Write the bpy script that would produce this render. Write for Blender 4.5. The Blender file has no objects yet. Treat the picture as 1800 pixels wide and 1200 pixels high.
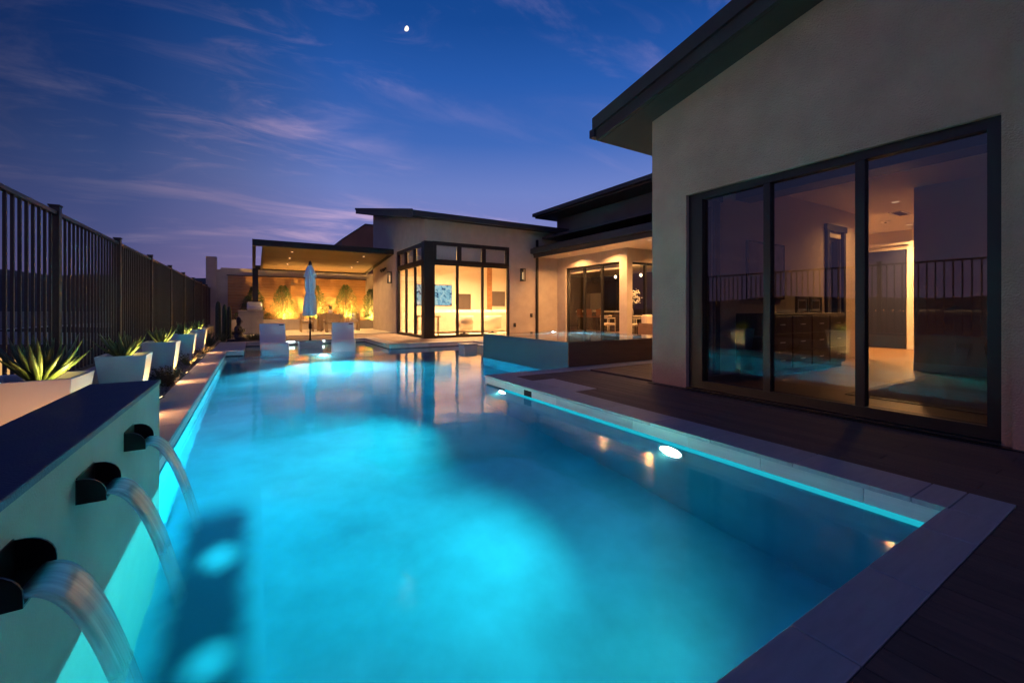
import bpy, bmesh, math, random
from mathutils import Vector, Matrix, noise
random.seed(7)
R = math.radians
S = bpy.context.scene
COL = S.collection

# ------------------------------------------------------------------ camera
CAMH = 1.05
cam_d = bpy.data.cameras.new('camera')
cam = bpy.data.objects.new('camera', cam_d)
COL.objects.link(cam)
cam_d.sensor_width = 36.0
cam_d.lens = 14.9
cam_d.shift_y = -57.0 / 1800.0
cam_d.clip_start = 0.03
cam_d.clip_end = 20000
cam.location = (0, 0, CAMH)
cam.rotation_euler = (R(90), 0, -math.atan2(455, 745))
S.camera = cam

# ------------------------------------------------------------------ world (dusk sky)
W = bpy.data.worlds.new('World')
S.world = W
W.use_nodes = True
nt = W.node_tree
nt.nodes.clear()
def wn(t, **k):
    n = nt.nodes.new(t)
    for a, b in k.items():
        setattr(n, a, b)
    return n
def wl(a, b): nt.links.new(a, b)
def wmath(op, a, b=None, clamp=False):
    n = wn('ShaderNodeMath', operation=op, use_clamp=clamp)
    for i, v in enumerate((a, b)):
        if v is None: continue
        if isinstance(v, (int, float)): n.inputs[i].default_value = v
        else: wl(v, n.inputs[i])
    return n.outputs[0]
def wramp(fac, stops):
    n = wn('ShaderNodeValToRGB')
    e = n.color_ramp.elements
    while len(e) > 1: e.remove(e[-1])
    e[0].position, e[0].color = stops[0][0], (*stops[0][1], 1)
    for p, c in stops[1:]:
        x = e.new(p); x.color = (*c, 1)
    wl(fac, n.inputs[0])
    return n.outputs[0]
def wmix(kind, fac, a, b):
    n = wn('ShaderNodeMix', data_type='RGBA', blend_type=kind)
    for s, v in ((n.inputs[0], fac), (n.inputs[6], a), (n.inputs[7], b)):
        if isinstance(v, (int, float)): s.default_value = v
        elif isinstance(v, tuple): s.default_value = (*v, 1)
        else: wl(v, s)
    return n.outputs[2]
tc = wn('ShaderNodeTexCoord')
sep = wn('ShaderNodeSeparateXYZ'); wl(tc.outputs['Generated'], sep.inputs[0])
dx, dy, dz = sep.outputs
SUN_AZ = R(50)          # afterglow to the right, behind the house (clockwise from +Y)
sky = wn('ShaderNodeTexSky', sky_type='NISHITA')
sky.sun_disc = False
sky.sun_elevation = R(-3.5)
sky.sun_rotation = SUN_AZ
sky.air_density = 1.0; sky.dust_density = 0.4; sky.ozone_density = 4.0
el = wmath('MAXIMUM', dz, 0.0)
grad = wramp(el, [(0.0, (0.400, 0.270, 0.500)), (0.06, (0.340, 0.262, 0.540)), (0.14, (0.250, 0.250, 0.570)), (0.26, (0.165, 0.232, 0.580)),
                  (0.36, (0.055, 0.150, 0.500)), (0.47, (0.022, 0.108, 0.430)), (0.56, (0.009, 0.070, 0.310)), (0.72, (0.005, 0.048, 0.220)), (1.0, (0.003, 0.030, 0.150))])
az = wmath('ADD', wmath('MULTIPLY', dx, math.sin(SUN_AZ)), wmath('MULTIPLY', dy, math.cos(SUN_AZ)))
hl = wmath('SQRT', wmath('ADD', wmath('ADD', wmath('MULTIPLY', dx, dx), wmath('MULTIPLY', dy, dy)), 0.0004))
az = wmath('DIVIDE', az, hl)
azr = wramp(wmath('ADD', wmath('MULTIPLY', az, 0.5), 0.5), [(0.0, (0.96, 0.82, 0.82)), (0.25, (0.72, 0.62, 0.64)), (0.46, (0.42, 0.34, 0.34)), (0.64, (0.085, 0.115, 0.160)), (0.74, (0.20, 0.28, 0.34)), (0.81, (0.60, 0.58, 0.57)), (0.88, (0.92,)*3), (1.0, (1.0,)*3)])
# towards the zenith the afterglow evens out
azm = wramp(el, [(0.0, (0.30,)*3), (0.14, (0.17,)*3), (0.28, (0.02,)*3), (0.6, (0.04,)*3), (1.0, (1.0,)*3)])
azc = wmix('MIX', azm, azr, (0.58, 0.58, 0.64))
base = wmix('MULTIPLY', 1.0, grad, azc)
nk = wmix('MULTIPLY', 1.0, sky.outputs[0], (0.012, 0.016, 0.024))
base = wmix('ADD', 1.0, base, nk)
# thin pink cirrus, projected on a high flat layer
den = wmath('ADD', el, 0.16)
px = wmath('DIVIDE', dx, den); py = wmath('DIVIDE', dy, den)
cv = wn('ShaderNodeCombineXYZ'); wl(px, cv.inputs[0]); wl(py, cv.inputs[1])
def cloud(rot, sc, nscale, detail, dist, lo, hi, off):
    mp = wn('ShaderNodeMapping'); wl(cv.outputs[0], mp.inputs[0])
    mp.inputs['Rotation'].default_value = (0, 0, rot); mp.inputs['Scale'].default_value = sc
    mp.inputs['Location'].default_value = off
    n = wn('ShaderNodeTexNoise'); wl(mp.outputs[0], n.inputs['Vector'])
    n.inputs['Scale'].default_value = nscale; n.inputs['Detail'].default_value = detail
    n.inputs['Roughness'].default_value = 0.60; n.inputs['Distortion'].default_value = dist
    mr = wn('ShaderNodeMapRange', interpolation_type='SMOOTHSTEP'); wl(n.outputs[0], mr.inputs[0])
    mr.inputs[1].default_value = lo; mr.inputs[2].default_value = hi
    return mr.outputs[0]
c1 = cloud(R(-28), (0.8, 1.7, 1), 1.25, 10, 0.75, 0.48, 0.70, (2.1, 0.4, 0))
c2 = cloud(R(20), (0.5, 0.9, 1), 0.75, 4, 0.3, 0.37, 0.58, (5.3, 1.7, 0))
c3 = cloud(R(60), (0.9, 2.2, 1), 3.0, 8, 1.2, 0.50, 0.85, (0.4, 7.7, 0))
cm = wmath('MULTIPLY', wmath('ADD', c1, wmath('MULTIPLY', wmath('MULTIPLY', c3, c2), 0.6)), wmath('ADD', wmath('MULTIPLY', c2, 0.85), 0.06), True)
hz = wramp(el, [(0, (0.55,)*3), (0.12, (0.95,)*3), (0.28, (0.78,)*3), (0.42, (0.38,)*3), (0.75, (0.22,)*3), (1, (0.2,)*3)])
cm = wmath('MULTIPLY', wmath('MULTIPLY', cm, hz), 1.35, True)
ccol = wmix('MULTIPLY', 1.0, (0.56, 0.42, 0.70), azc)
final = wmix('MIX', cm, base, ccol)
bg = wn('ShaderNodeBackground'); wl(final, bg.inputs[0]); bg.inputs[1].default_value = 1.0
wo = wn('ShaderNodeOutputWorld'); wl(bg.outputs[0], wo.inputs[0])

# faint moonlight, from where the moon stands
MOON = Vector((0.3081, 0.9836, 0.6617)).normalized()
sun_d = bpy.data.lights.new('moonlight', 'SUN')
sun_d.energy = 0.002; sun_d.angle = R(0.5); sun_d.color = (1, 0.95, 0.88)
sun = bpy.data.objects.new('moonlight', sun_d); COL.objects.link(sun)
sun.rotation_euler = MOON.to_track_quat('Z', 'Y').to_euler()
sun.location = MOON * 60

S.view_settings.view_transform = 'Standard'
S.view_settings.look = 'None'
S.view_settings.exposure = 0.0
S.view_settings.gamma = 1.0
S.render.engine = 'CYCLES'
cy = S.cycles
cy.use_denoising = True
cy.max_bounces = 12; cy.diffuse_bounces = 4; cy.glossy_bounces = 5; cy.transmission_bounces = 8; cy.transparent_max_bounces = 24; cy.volume_bounces = 0
cy.sample_clamp_indirect = 60.0
cy.caustics_reflective = False
cy.caustics_refractive = True
cy.blur_glossy = 0.6

# ------------------------------------------------------------------ materials
def mat(name, col, rough=0.6, metal=0.0, var=0.0, vscale=8.0, bump=0.0, bscale=60.0, emit=None, estr=0.0, spec=0.5, stretch=None, col2=None, coat=0.0, bdist=0.01, rand=0.0):
    m = bpy.data.materials.new(name); m.use_nodes = True
    t = m.node_tree; b = t.nodes['Principled BSDF']
    b.inputs['Base Color'].default_value = (*col, 1)
    b.inputs['Roughness'].default_value = rough
    b.inputs['Metallic'].default_value = metal
    b.inputs['Specular IOR Level'].default_value = spec
    b.inputs['Coat Weight'].default_value = coat
    if emit:
        b.inputs['Emission Color'].default_value = (*emit, 1); b.inputs['Emission Strength'].default_value = estr
    if var or bump:
        co = t.nodes.new('ShaderNodeTexCoord')
        mp = t.nodes.new('ShaderNodeMapping'); t.links.new(co.outputs['Object'], mp.inputs[0])
        if stretch: mp.inputs['Scale'].default_value = stretch
    if var:
        n = t.nodes.new('ShaderNodeTexNoise'); n.inputs['Scale'].default_value = vscale; n.inputs['Detail'].default_value = 6
        n.inputs['Roughness'].default_value = 0.6
        t.links.new(mp.outputs[0], n.inputs['Vector'])
        r = t.nodes.new('ShaderNodeValToRGB'); e = r.color_ramp.elements
        a = tuple(max(0, c * (1 - var)) for c in col); d = col2 or tuple(min(1, c * (1 + var)) for c in col)
        e[0].position = 0.3; e[0].color = (*a, 1); e[1].position = 0.72; e[1].color = (*d, 1)
        t.links.new(n.outputs[0], r.inputs[0]); t.links.new(r.outputs[0], b.inputs['Base Color'])
        q = t.nodes.new('ShaderNodeMapRange'); q.inputs[3].default_value = max(0.02, rough - 0.1); q.inputs[4].default_value = min(1, rough + 0.12)
        t.links.new(n.outputs[0], q.inputs[0]); t.links.new(q.outputs[0], b.inputs['Roughness'])
    if rand:
        oi = t.nodes.new('ShaderNodeObjectInfo')
        q2 = t.nodes.new('ShaderNodeMapRange'); q2.inputs[3].default_value = 1 - rand; q2.inputs[4].default_value = 1 + rand
        t.links.new(oi.outputs['Random'], q2.inputs[0])
        hs = t.nodes.new('ShaderNodeHueSaturation'); t.links.new(q2.outputs[0], hs.inputs['Value'])
        if var: t.links.new(r.outputs[0], hs.inputs['Color'])
        else: hs.inputs['Color'].default_value = (*col, 1)
        t.links.new(hs.outputs[0], b.inputs['Base Color'])
        if var:
            vm = t.nodes.new('ShaderNodeVectorMath'); vm.operation = 'SCALE'; vm.inputs[0].default_value = (17, 31, 23)
            t.links.new(oi.outputs['Random'], vm.inputs['Scale']); t.links.new(vm.outputs[0], mp.inputs['Location'])
    if bump:
        n2 = t.nodes.new('ShaderNodeTexNoise'); n2.inputs['Scale'].default_value = bscale; n2.inputs['Detail'].default_value = 5
        t.links.new(mp.outputs[0], n2.inputs['Vector'])
        bp = t.nodes.new('ShaderNodeBump'); bp.inputs['Strength'].default_value = bump; bp.inputs['Distance'].default_value = bdist
        t.links.new(n2.outputs[0], bp.inputs['Height']); t.links.new(bp.outputs[0], b.inputs['Normal'])
    return m
def emat(name, col, strength):
    m = bpy.data.materials.new(name); m.use_nodes = True; t = m.node_tree; t.nodes.clear()
    e = t.nodes.new('ShaderNodeEmission'); e.inputs[0].default_value = (*col, 1); e.inputs[1].default_value = strength
    o = t.nodes.new('ShaderNodeOutputMaterial'); t.links.new(e.outputs[0], o.inputs[0])
    return m
M = {}
M['stucco'] = mat('stucco', (0.44, 0.37, 0.31), 0.9, var=0.10, vscale=2.5, bump=0.55, bscale=85, bdist=0.008)
M['stucco_taupe'] = mat('stucco taupe', (0.56, 0.335, 0.235), 0.92, var=0.12, vscale=2.0, bump=1.0, bscale=70, bdist=0.022)
M['stucco_brown'] = mat('stucco brown', (0.26, 0.16, 0.115), 0.9, var=0.1, vscale=2, bump=0.4, bscale=80)
M['stucco_dark'] = mat('stucco charcoal', (0.115, 0.10, 0.105), 0.9, var=0.1, vscale=2, bump=0.4, bscale=80)
M['fascia'] = mat('dark fascia paint', (0.046, 0.035, 0.031), 0.55, var=0.15, vscale=6)
M['roof'] = mat('dark roof metal', (0.035, 0.036, 0.042), 0.45, var=0.15, vscale=3)
M['soffit'] = mat('soffit board', (0.058, 0.036, 0.026), 0.8, var=0.15, vscale=10, bump=0.3, bscale=60)
M['frame'] = mat('bronze window frame', (0.009, 0.007, 0.006), 0.45, metal=0.0, var=0.15, vscale=20)
M['fence'] = mat('fence metal', (0.038, 0.030, 0.025), 0.45, metal=0.3, var=0.2, vscale=15)
M['coping'] = mat('coping porcelain', (0.46, 0.42, 0.40), 0.55, var=0.10, vscale=5, bump=0.12, bscale=90, stretch=(1, 6, 1), rand=0.05)
M['grout'] = mat('grout', (0.14, 0.13, 0.125), 0.9)
M['tile'] = mat('waterline porcelain', (0.74, 0.66, 0.58), 0.32, var=0.10, vscale=6, bump=0.06, bscale=40, stretch=(1, 0.35, 4), rand=0.12)
M['plaster'] = mat('pool plaster', (0.20, 0.50, 0.58), 0.8, var=0.30, vscale=0.9, bump=0.05, bscale=50)  # broad mottling: ripple light from the water put into the plaster colour
M['plaster_shaded'] = mat('shaded pool plaster', (0.045, 0.185, 0.25), 0.8, var=0.2, vscale=1.5)  # right wall only: its shade is put into a darker plaster colour
M['plaster_dark'] = mat('dark blue pool tile', (0.015, 0.075, 0.12), 0.6, var=0.15, vscale=4)
M['spa_tile'] = mat('spa blue tile', (0.022, 0.095, 0.125), 0.35, var=0.06, vscale=5, bump=0.04, bscale=30)
M['spa_brown'] = mat('spa brown porcelain', (0.15, 0.085, 0.060), 0.5, var=0.15, vscale=4, stretch=(0.4, 1, 3))
M['deck'] = mat('composite deck board', (0.165, 0.090, 0.062), 0.72, var=0.22, vscale=7, bump=0.25, bscale=70, stretch=(6, 0.5, 6), rand=0.12)
M['paver'] = mat('warm paver', (0.33, 0.235, 0.175), 0.75, var=0.12, vscale=5, bump=0.15, bscale=50, rand=0.12)
M['patio'] = mat('pale patio slab', (0.58, 0.52, 0.42), 0.7, var=0.08, vscale=3, bump=0.1, bscale=40, rand=0.05)
M['base'] = mat('compacted base', (0.10, 0.085, 0.07), 0.95, var=0.2, vscale=3)
M['white'] = mat('white planter shell', (0.78, 0.76, 0.74), 0.45, var=0.05, vscale=4)
M['lounge'] = mat('white moulded resin', (0.90, 0.84, 0.80), 0.4, var=0.03, vscale=3)
M['wallcap'] = mat('dark blue porcelain cap', (0.034, 0.038, 0.085), 0.5, var=0.25, vscale=9, bump=0.25, bscale=120)
M['wallface'] = mat('scupper wall stucco', (0.40, 0.275, 0.22), 0.75, var=0.12, vscale=2.5, bump=0.5, bscale=120, bdist=0.006)
M['black'] = mat('black spout metal', (0.008, 0.008, 0.009), 0.35, metal=0.4)
M['soil'] = mat('dark soil', (0.030, 0.022, 0.016), 0.95, var=0.4, vscale=20, bump=0.6, bscale=30)
M['gravel'] = mat('gravel', (0.24, 0.20, 0.19), 0.9, var=0.5, vscale=40)
M['agave'] = mat('agave leaf', (0.095, 0.135, 0.045), 0.45, var=0.3, vscale=12, rand=0.12)
M['agave_old'] = mat('agave lower leaf', (0.085, 0.115, 0.060), 0.5, var=0.3, vscale=12)
M['leaf'] = mat('shrub leaf', (0.050, 0.100, 0.020), 0.42, var=0.45, vscale=6)
M['leaf_dry'] = mat('ground cover leaf', (0.060, 0.058, 0.022), 0.6, var=0.5, vscale=12)
M['bark'] = mat('bark', (0.10, 0.07, 0.045), 0.9, var=0.3, vscale=20)
M['cactus'] = mat('cactus skin', (0.045, 0.07, 0.035), 0.6, var=0.3, vscale=15)
M['stone_dark'] = mat('dark cast stone', (0.045, 0.038, 0.034), 0.6, var=0.35, vscale=10, bump=0.3, bscale=30)
M['wood'] = mat('cedar cladding', (0.36, 0.185, 0.075), 0.6, var=0.30, vscale=5, bump=0.15, bscale=30, stretch=(0.6, 6, 9), rand=0.12)
M['wood_ceiling'] = mat('stained ceiling board', (0.105, 0.060, 0.030), 0.55, var=0.3, vscale=6, stretch=(0.6, 7, 7), rand=0.12)
M['teak'] = mat('weathered teak', (0.36, 0.25, 0.14), 0.6, var=0.2, vscale=10, stretch=(5, 5, 0.7))
M['canvas'] = mat('pale blue canvas', (0.68, 0.74, 0.80), 0.85, var=0.06, vscale=10, bump=0.15, bscale=160)
M['steel'] = mat('brushed steel', (0.55, 0.52, 0.50), 0.3, metal=0.8, var=0.06, vscale=20)
M['counter'] = mat('counter stucco', (0.30, 0.27, 0.255), 0.85, var=0.08, vscale=4, bump=0.25, bscale=70)
M['concrete'] = mat('pale concrete', (0.40, 0.35, 0.32), 0.85, var=0.1, vscale=4, bump=0.2, bscale=50)
M['int_wall'] = mat('interior paint', (0.62, 0.54, 0.44), 0.85, var=0.02, vscale=2)
M['int_ceiling'] = mat('ceiling paint', (0.66, 0.60, 0.52), 0.9, var=0.02, vscale=2)
M['int_floor'] = mat('oak floor', (0.25, 0.15, 0.075), 0.38, var=0.25, vscale=4, stretch=(0.5, 5, 1))
M['int_dark'] = mat('dark interior wall', (0.085, 0.065, 0.06), 0.85)
M['int_blue'] = mat('navy paint', (0.012, 0.018, 0.055), 0.5)
M['walnut'] = mat('dark walnut', (0.045, 0.026, 0.016), 0.45, var=0.3, vscale=6, stretch=(0.6, 5, 5))
M['brick_wood'] = mat('warm stacked timber', (0.30, 0.13, 0.045), 0.6, var=0.35, vscale=8, stretch=(1, 1, 4))
M['cream'] = mat('cream upholstery', (0.62, 0.53, 0.42), 0.9, var=0.05, vscale=15, bump=0.2, bscale=140)
M['shade'] = mat('roller shade', (0.60, 0.52, 0.42), 0.9)
M['white_trim'] = mat('white trim paint', (0.75, 0.72, 0.66), 0.5)
M['rug'] = mat('woven rug', (0.22, 0.18, 0.13), 0.95, var=0.45, vscale=14, stretch=(6, 1, 1), bump=0.4, bscale=60)
M['leather'] = mat('dark leather', (0.022, 0.018, 0.017), 0.4)
M['cognac'] = mat('cognac leather', (0.22, 0.075, 0.025), 0.5)
M['hill'] = mat('desert hill', (0.022, 0.025, 0.034), 1.0, var=0.3, vscale=0.02)
M['ground'] = mat('desert ground', (0.06, 0.050, 0.045), 1.0, var=0.3, vscale=0.2)
M['night_wall'] = mat('neighbour stucco', (0.16, 0.12, 0.10), 0.9, var=0.1, vscale=2)
M['blue_glow'] = mat('blue pool liner', (0.02, 0.08, 0.2), 0.5)
M['art'] = mat('canvas art', (0.25, 0.20, 0.22), 0.8, var=0.5, vscale=2.2)
M['flower'] = mat('white petals', (0.75, 0.70, 0.55), 0.8)
E_WARM = (1.0, 0.50, 0.17)
E_AMBER = (1.0, 0.54, 0.13)
E_POOL = (0.20, 0.94, 0.82)
M['bulb'] = emat('warm bulb', (1.0, 0.74, 0.42), 6)
M['bulb_dim'] = emat('recessed lens', (1.0, 0.78, 0.46), 1.1)
M['bulb_soft'] = emat('warm diffuser', (1.0, 0.66, 0.32), 1.1)
M['pool_lens'] = emat('pool light lens', (0.80, 0.97, 1.0), 60)
def floor_strip_mat():
    """dark blue floor colour that fades out at its edges, with two soft pale patches"""
    m = mat('dark floor strip', (0.010, 0.060, 0.10), 0.7); t = m.node_tree; b = t.nodes['Principled BSDF']
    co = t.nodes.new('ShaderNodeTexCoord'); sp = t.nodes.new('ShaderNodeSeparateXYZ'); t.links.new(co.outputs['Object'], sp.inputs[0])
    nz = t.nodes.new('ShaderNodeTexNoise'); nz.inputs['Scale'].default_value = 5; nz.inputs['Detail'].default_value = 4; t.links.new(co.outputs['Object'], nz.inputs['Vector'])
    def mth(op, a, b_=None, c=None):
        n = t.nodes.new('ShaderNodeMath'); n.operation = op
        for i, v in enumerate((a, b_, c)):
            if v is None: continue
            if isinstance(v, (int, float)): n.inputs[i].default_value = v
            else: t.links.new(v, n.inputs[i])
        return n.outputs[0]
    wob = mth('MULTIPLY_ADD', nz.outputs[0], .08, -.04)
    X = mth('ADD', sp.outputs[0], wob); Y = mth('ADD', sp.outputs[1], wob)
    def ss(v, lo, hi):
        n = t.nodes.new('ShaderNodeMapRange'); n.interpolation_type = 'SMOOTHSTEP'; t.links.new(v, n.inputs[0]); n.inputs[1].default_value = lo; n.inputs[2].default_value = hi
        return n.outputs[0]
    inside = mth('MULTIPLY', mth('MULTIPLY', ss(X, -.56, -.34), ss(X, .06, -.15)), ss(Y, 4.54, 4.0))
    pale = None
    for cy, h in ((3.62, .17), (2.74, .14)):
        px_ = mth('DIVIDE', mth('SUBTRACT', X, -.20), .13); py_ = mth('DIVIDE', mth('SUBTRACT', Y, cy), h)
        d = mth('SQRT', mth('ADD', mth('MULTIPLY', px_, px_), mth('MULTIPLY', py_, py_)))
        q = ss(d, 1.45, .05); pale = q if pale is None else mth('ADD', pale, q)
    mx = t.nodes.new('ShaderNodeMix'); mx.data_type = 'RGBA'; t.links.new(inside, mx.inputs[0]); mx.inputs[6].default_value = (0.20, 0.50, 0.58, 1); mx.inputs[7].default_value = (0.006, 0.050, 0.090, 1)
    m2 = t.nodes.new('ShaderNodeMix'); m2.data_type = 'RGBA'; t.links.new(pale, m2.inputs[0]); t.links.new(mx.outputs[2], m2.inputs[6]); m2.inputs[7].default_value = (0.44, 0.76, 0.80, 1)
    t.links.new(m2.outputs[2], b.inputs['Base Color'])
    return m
M['floor_strip'] = floor_strip_mat()
M['strip'] = emat('added waterline glow', (0.02, 0.62, 0.80), 0.70)
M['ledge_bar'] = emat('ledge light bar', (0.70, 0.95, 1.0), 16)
M['moon'] = emat('moon disc', (1.0, 0.90, 0.78), 1.5)
M['lit_window'] = emat('lit window', (1.0, 0.56, 0.20), 0.8)
M['city'] = emat('city lamp', (1.0, 0.60, 0.30), 2.2)

def glass_mat(name, ior=1.52, tint=(1, 1, 1), gain=1.0):
    m = bpy.data.materials.new(name); m.use_nodes = True; t = m.node_tree; t.nodes.clear()
    geo = t.nodes.new('ShaderNodeNewGeometry')
    mr = t.nodes.new('ShaderNodeMapRange'); mr.inputs[3].default_value = ior; mr.inputs[4].default_value = 1 / ior
    t.links.new(geo.outputs['Backfacing'], mr.inputs[0])
    fr = t.nodes.new('ShaderNodeFresnel'); t.links.new(mr.outputs[0], fr.inputs[0])
    mu = t.nodes.new('ShaderNodeMath'); mu.operation = 'MULTIPLY'; mu.use_clamp = True; mu.inputs[1].default_value = gain
    t.links.new(fr.outputs[0], mu.inputs[0])
    tr = t.nodes.new('ShaderNodeBsdfTransparent'); tr.inputs[0].default_value = (*tint, 1)
    gl = t.nodes.new('ShaderNodeBsdfGlossy'); gl.inputs['Roughness'].default_value = 0.0
    mx = t.nodes.new('ShaderNodeMixShader'); o = t.nodes.new('ShaderNodeOutputMaterial')
    t.links.new(mu.outputs[0], mx.inputs[0]); t.links.new(tr.outputs[0], mx.inputs[1]); t.links.new(gl.outputs[0], mx.inputs[2]); t.links.new(mx.outputs[0], o.inputs[0])
    return m
M['glass'] = glass_mat('window glass', 1.52, (0.90, 0.90, 0.90))
M['glass_coated'] = glass_mat('coated window glass', 1.65, (0.80, 0.80, 0.80))

def water_mat(name, rough, bscale, bstr, absorb, adens):
    m = bpy.data.materials.new(name); m.use_nodes = True; t = m.node_tree; t.nodes.clear()
    co = t.nodes.new('ShaderNodeTexCoord')
    mp = t.nodes.new('ShaderNodeMapping'); t.links.new(co.outputs['Object'], mp.inputs[0]); mp.inputs['Scale'].default_value = (1.0, 0.75, 1)
    n = t.nodes.new('ShaderNodeTexNoise'); n.inputs['Scale'].default_value = bscale; n.inputs['Detail'].default_value = 3; n.inputs['Distortion'].default_value = 0.4
    t.links.new(mp.outputs[0], n.inputs['Vector'])
    bp = t.nodes.new('ShaderNodeBump'); bp.inputs['Strength'].default_value = bstr; bp.inputs['Distance'].default_value = 0.02
    t.links.new(n.outputs[0], bp.inputs['Height'])
    g = t.nodes.new('ShaderNodeBsdfGlass'); g.inputs['IOR'].default_value = 1.33; g.inputs['Roughness'].default_value = rough
    t.links.new(bp.outputs[0], g.inputs['Normal'])
    o = t.nodes.new('ShaderNodeOutputMaterial'); t.links.new(g.outputs[0], o.inputs[0])
    if adens:
        v = t.nodes.new('ShaderNodeVolumeAbsorption'); v.inputs[0].default_value = (*absorb, 1); v.inputs[1].default_value = adens
        t.links.new(v.outputs[0], o.inputs[1])
    return m
M['water'] = water_mat('pool water', 0.09, 2.0, 0.26, (0.05, 0.80, 0.93), 0.55)
M['spa_water'] = water_mat('spa water', 0.03, 6.0, 0.10, (0.25, 0.85, 0.95), 0.3)

def stream_mat():
    m = bpy.data.materials.new('falling water'); m.use_nodes = True; t = m.node_tree; t.nodes.clear()
    co = t.nodes.new('ShaderNodeTexCoord'); mp = t.nodes.new('ShaderNodeMapping'); t.links.new(co.outputs['UV'], mp.inputs[0])
    mp.inputs['Scale'].default_value = (4.5, 0.7, 1)
    n = t.nodes.new('ShaderNodeTexNoise'); n.inputs['Scale'].default_value = 1.6; n.inputs['Detail'].default_value = 4
    t.links.new(mp.outputs[0], n.inputs['Vector'])
    mr = t.nodes.new('ShaderNodeMapRange'); mr.inputs[1].default_value = 0.35; mr.inputs[2].default_value = 0.7; mr.inputs[3].default_value = 0.52; mr.inputs[4].default_value = 0.96
    t.links.new(n.outputs[0], mr.inputs[0])
    sp = t.nodes.new('ShaderNodeSeparateXYZ'); t.links.new(co.outputs['UV'], sp.inputs[0])
    fd = t.nodes.new('ShaderNodeMapRange'); fd.interpolation_type = 'SMOOTHSTEP'; fd.inputs[1].default_value = 0.55; fd.inputs[2].default_value = 0.99; fd.inputs[3].default_value = 1.0; fd.inputs[4].default_value = 0.06
    t.links.new(sp.outputs[1], fd.inputs[0])
    ml = t.nodes.new('ShaderNodeMath'); ml.operation = 'MULTIPLY'; t.links.new(mr.outputs[0], ml.inputs[0]); t.links.new(fd.outputs[0], ml.inputs[1])
    tr = t.nodes.new('ShaderNodeBsdfTransparent'); tr.inputs[0].default_value = (0.97, 0.99, 1, 1)
    d = t.nodes.new('ShaderNodeBsdfTranslucent'); d.inputs[0].default_value = (0.80, 0.84, 0.88, 1)
    g = t.nodes.new('ShaderNodeBsdfGlossy'); g.inputs['Roughness'].default_value = 0.25
    a = t.nodes.new('ShaderNodeMixShader'); a.inputs[0].default_value = 0.35; t.links.new(d.outputs[0], a.inputs[1]); t.links.new(g.outputs[0], a.inputs[2])
    b = t.nodes.new('ShaderNodeMixShader'); t.links.new(ml.outputs[0], b.inputs[0]); t.links.new(tr.outputs[0], b.inputs[1]); t.links.new(a.outputs[0], b.inputs[2])
    o = t.nodes.new('ShaderNodeOutputMaterial'); t.links.new(b.outputs[0], o.inputs[0])
    return m
M['stream'] = stream_mat()

def screen_mat():
    m = bpy.data.materials.new('television picture'); m.use_nodes = True; t = m.node_tree; t.nodes.clear()
    co = t.nodes.new('ShaderNodeTexCoord'); n = t.nodes.new('ShaderNodeTexNoise'); n.inputs['Scale'].default_value = 4.5; n.inputs['Detail'].default_value = 7; n.inputs['Distortion'].default_value = 1.0
    t.links.new(co.outputs['Object'], n.inputs['Vector'])
    r = t.nodes.new('ShaderNodeValToRGB'); e = r.color_ramp.elements
    e[0].position = 0.36; e[0].color = (0.03, 0.08, 0.16, 1); e[1].position = 0.62; e[1].color = (0.62, 0.86, 0.80, 1)
    x = e.new(0.47); x.color = (0.32, 0.66, 0.80, 1)
    t.links.new(n.outputs[0], r.inputs[0])
    em = t.nodes.new('ShaderNodeEmission'); em.inputs[1].default_value = 1.0; t.links.new(r.outputs[0], em.inputs[0])
    o = t.nodes.new('ShaderNodeOutputMaterial'); t.links.new(em.outputs[0], o.inputs[0])
    return m
M['screen'] = screen_mat()

# ------------------------------------------------------------------ helpers
LOCAL = set()
def tag(o, label=None, cat=None, group=None, kind=None):
    if label: o['label'] = label
    if cat: o['category'] = cat
    if group: o['group'] = group
    if kind: o['kind'] = kind
    return o
def adopt(o, p):
    """make o (built in world coordinates, or local ones when p is LOCAL) a child of p"""
    o.parent = p
    if p.name in LOCAL: LOCAL.add(o.name)
    elif p.parent is None: o.matrix_parent_inverse = Matrix.Translation(-p.location)
def thing(name, label, cat, loc=(0, 0, 0), rz=0.0, group=None, local=False):
    o = bpy.data.objects.new(name, None); COL.objects.link(o)
    o.location = loc; o.rotation_euler = (0, 0, rz); o.empty_display_size = 0.2
    tag(o, label, cat, group)
    if local: LOCAL.add(o.name)
    return o
def mesh(name, verts, faces, m, parent=None, smooth=False):
    me = bpy.data.meshes.new(name); me.from_pydata([tuple(v) for v in verts], [], faces); me.update()
    if m is not None:
        for k in (m if isinstance(m, (list, tuple)) else [m]): me.materials.append(k)
    if smooth:
        for p in me.polygons: p.use_smooth = True
    o = bpy.data.objects.new(name, me); COL.objects.link(o)
    if parent is not None: adopt(o, parent)
    return o
def bm_obj(name, bm, m, parent=None, smooth=False):
    me = bpy.data.meshes.new(name); bm.to_mesh(me); bm.free()
    for k in (m if isinstance(m, (list, tuple)) else [m]): me.materials.append(k)
    if smooth:
        for p in me.polygons: p.use_smooth = True
    o = bpy.data.objects.new(name, me); COL.objects.link(o)
    if parent is not None: adopt(o, parent)
    return o
CUBE_F = [(0, 3, 2, 1), (4, 5, 6, 7), (0, 1, 5, 4), (1, 2, 6, 5), (2, 3, 7, 6), (3, 0, 4, 7)]
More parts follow.
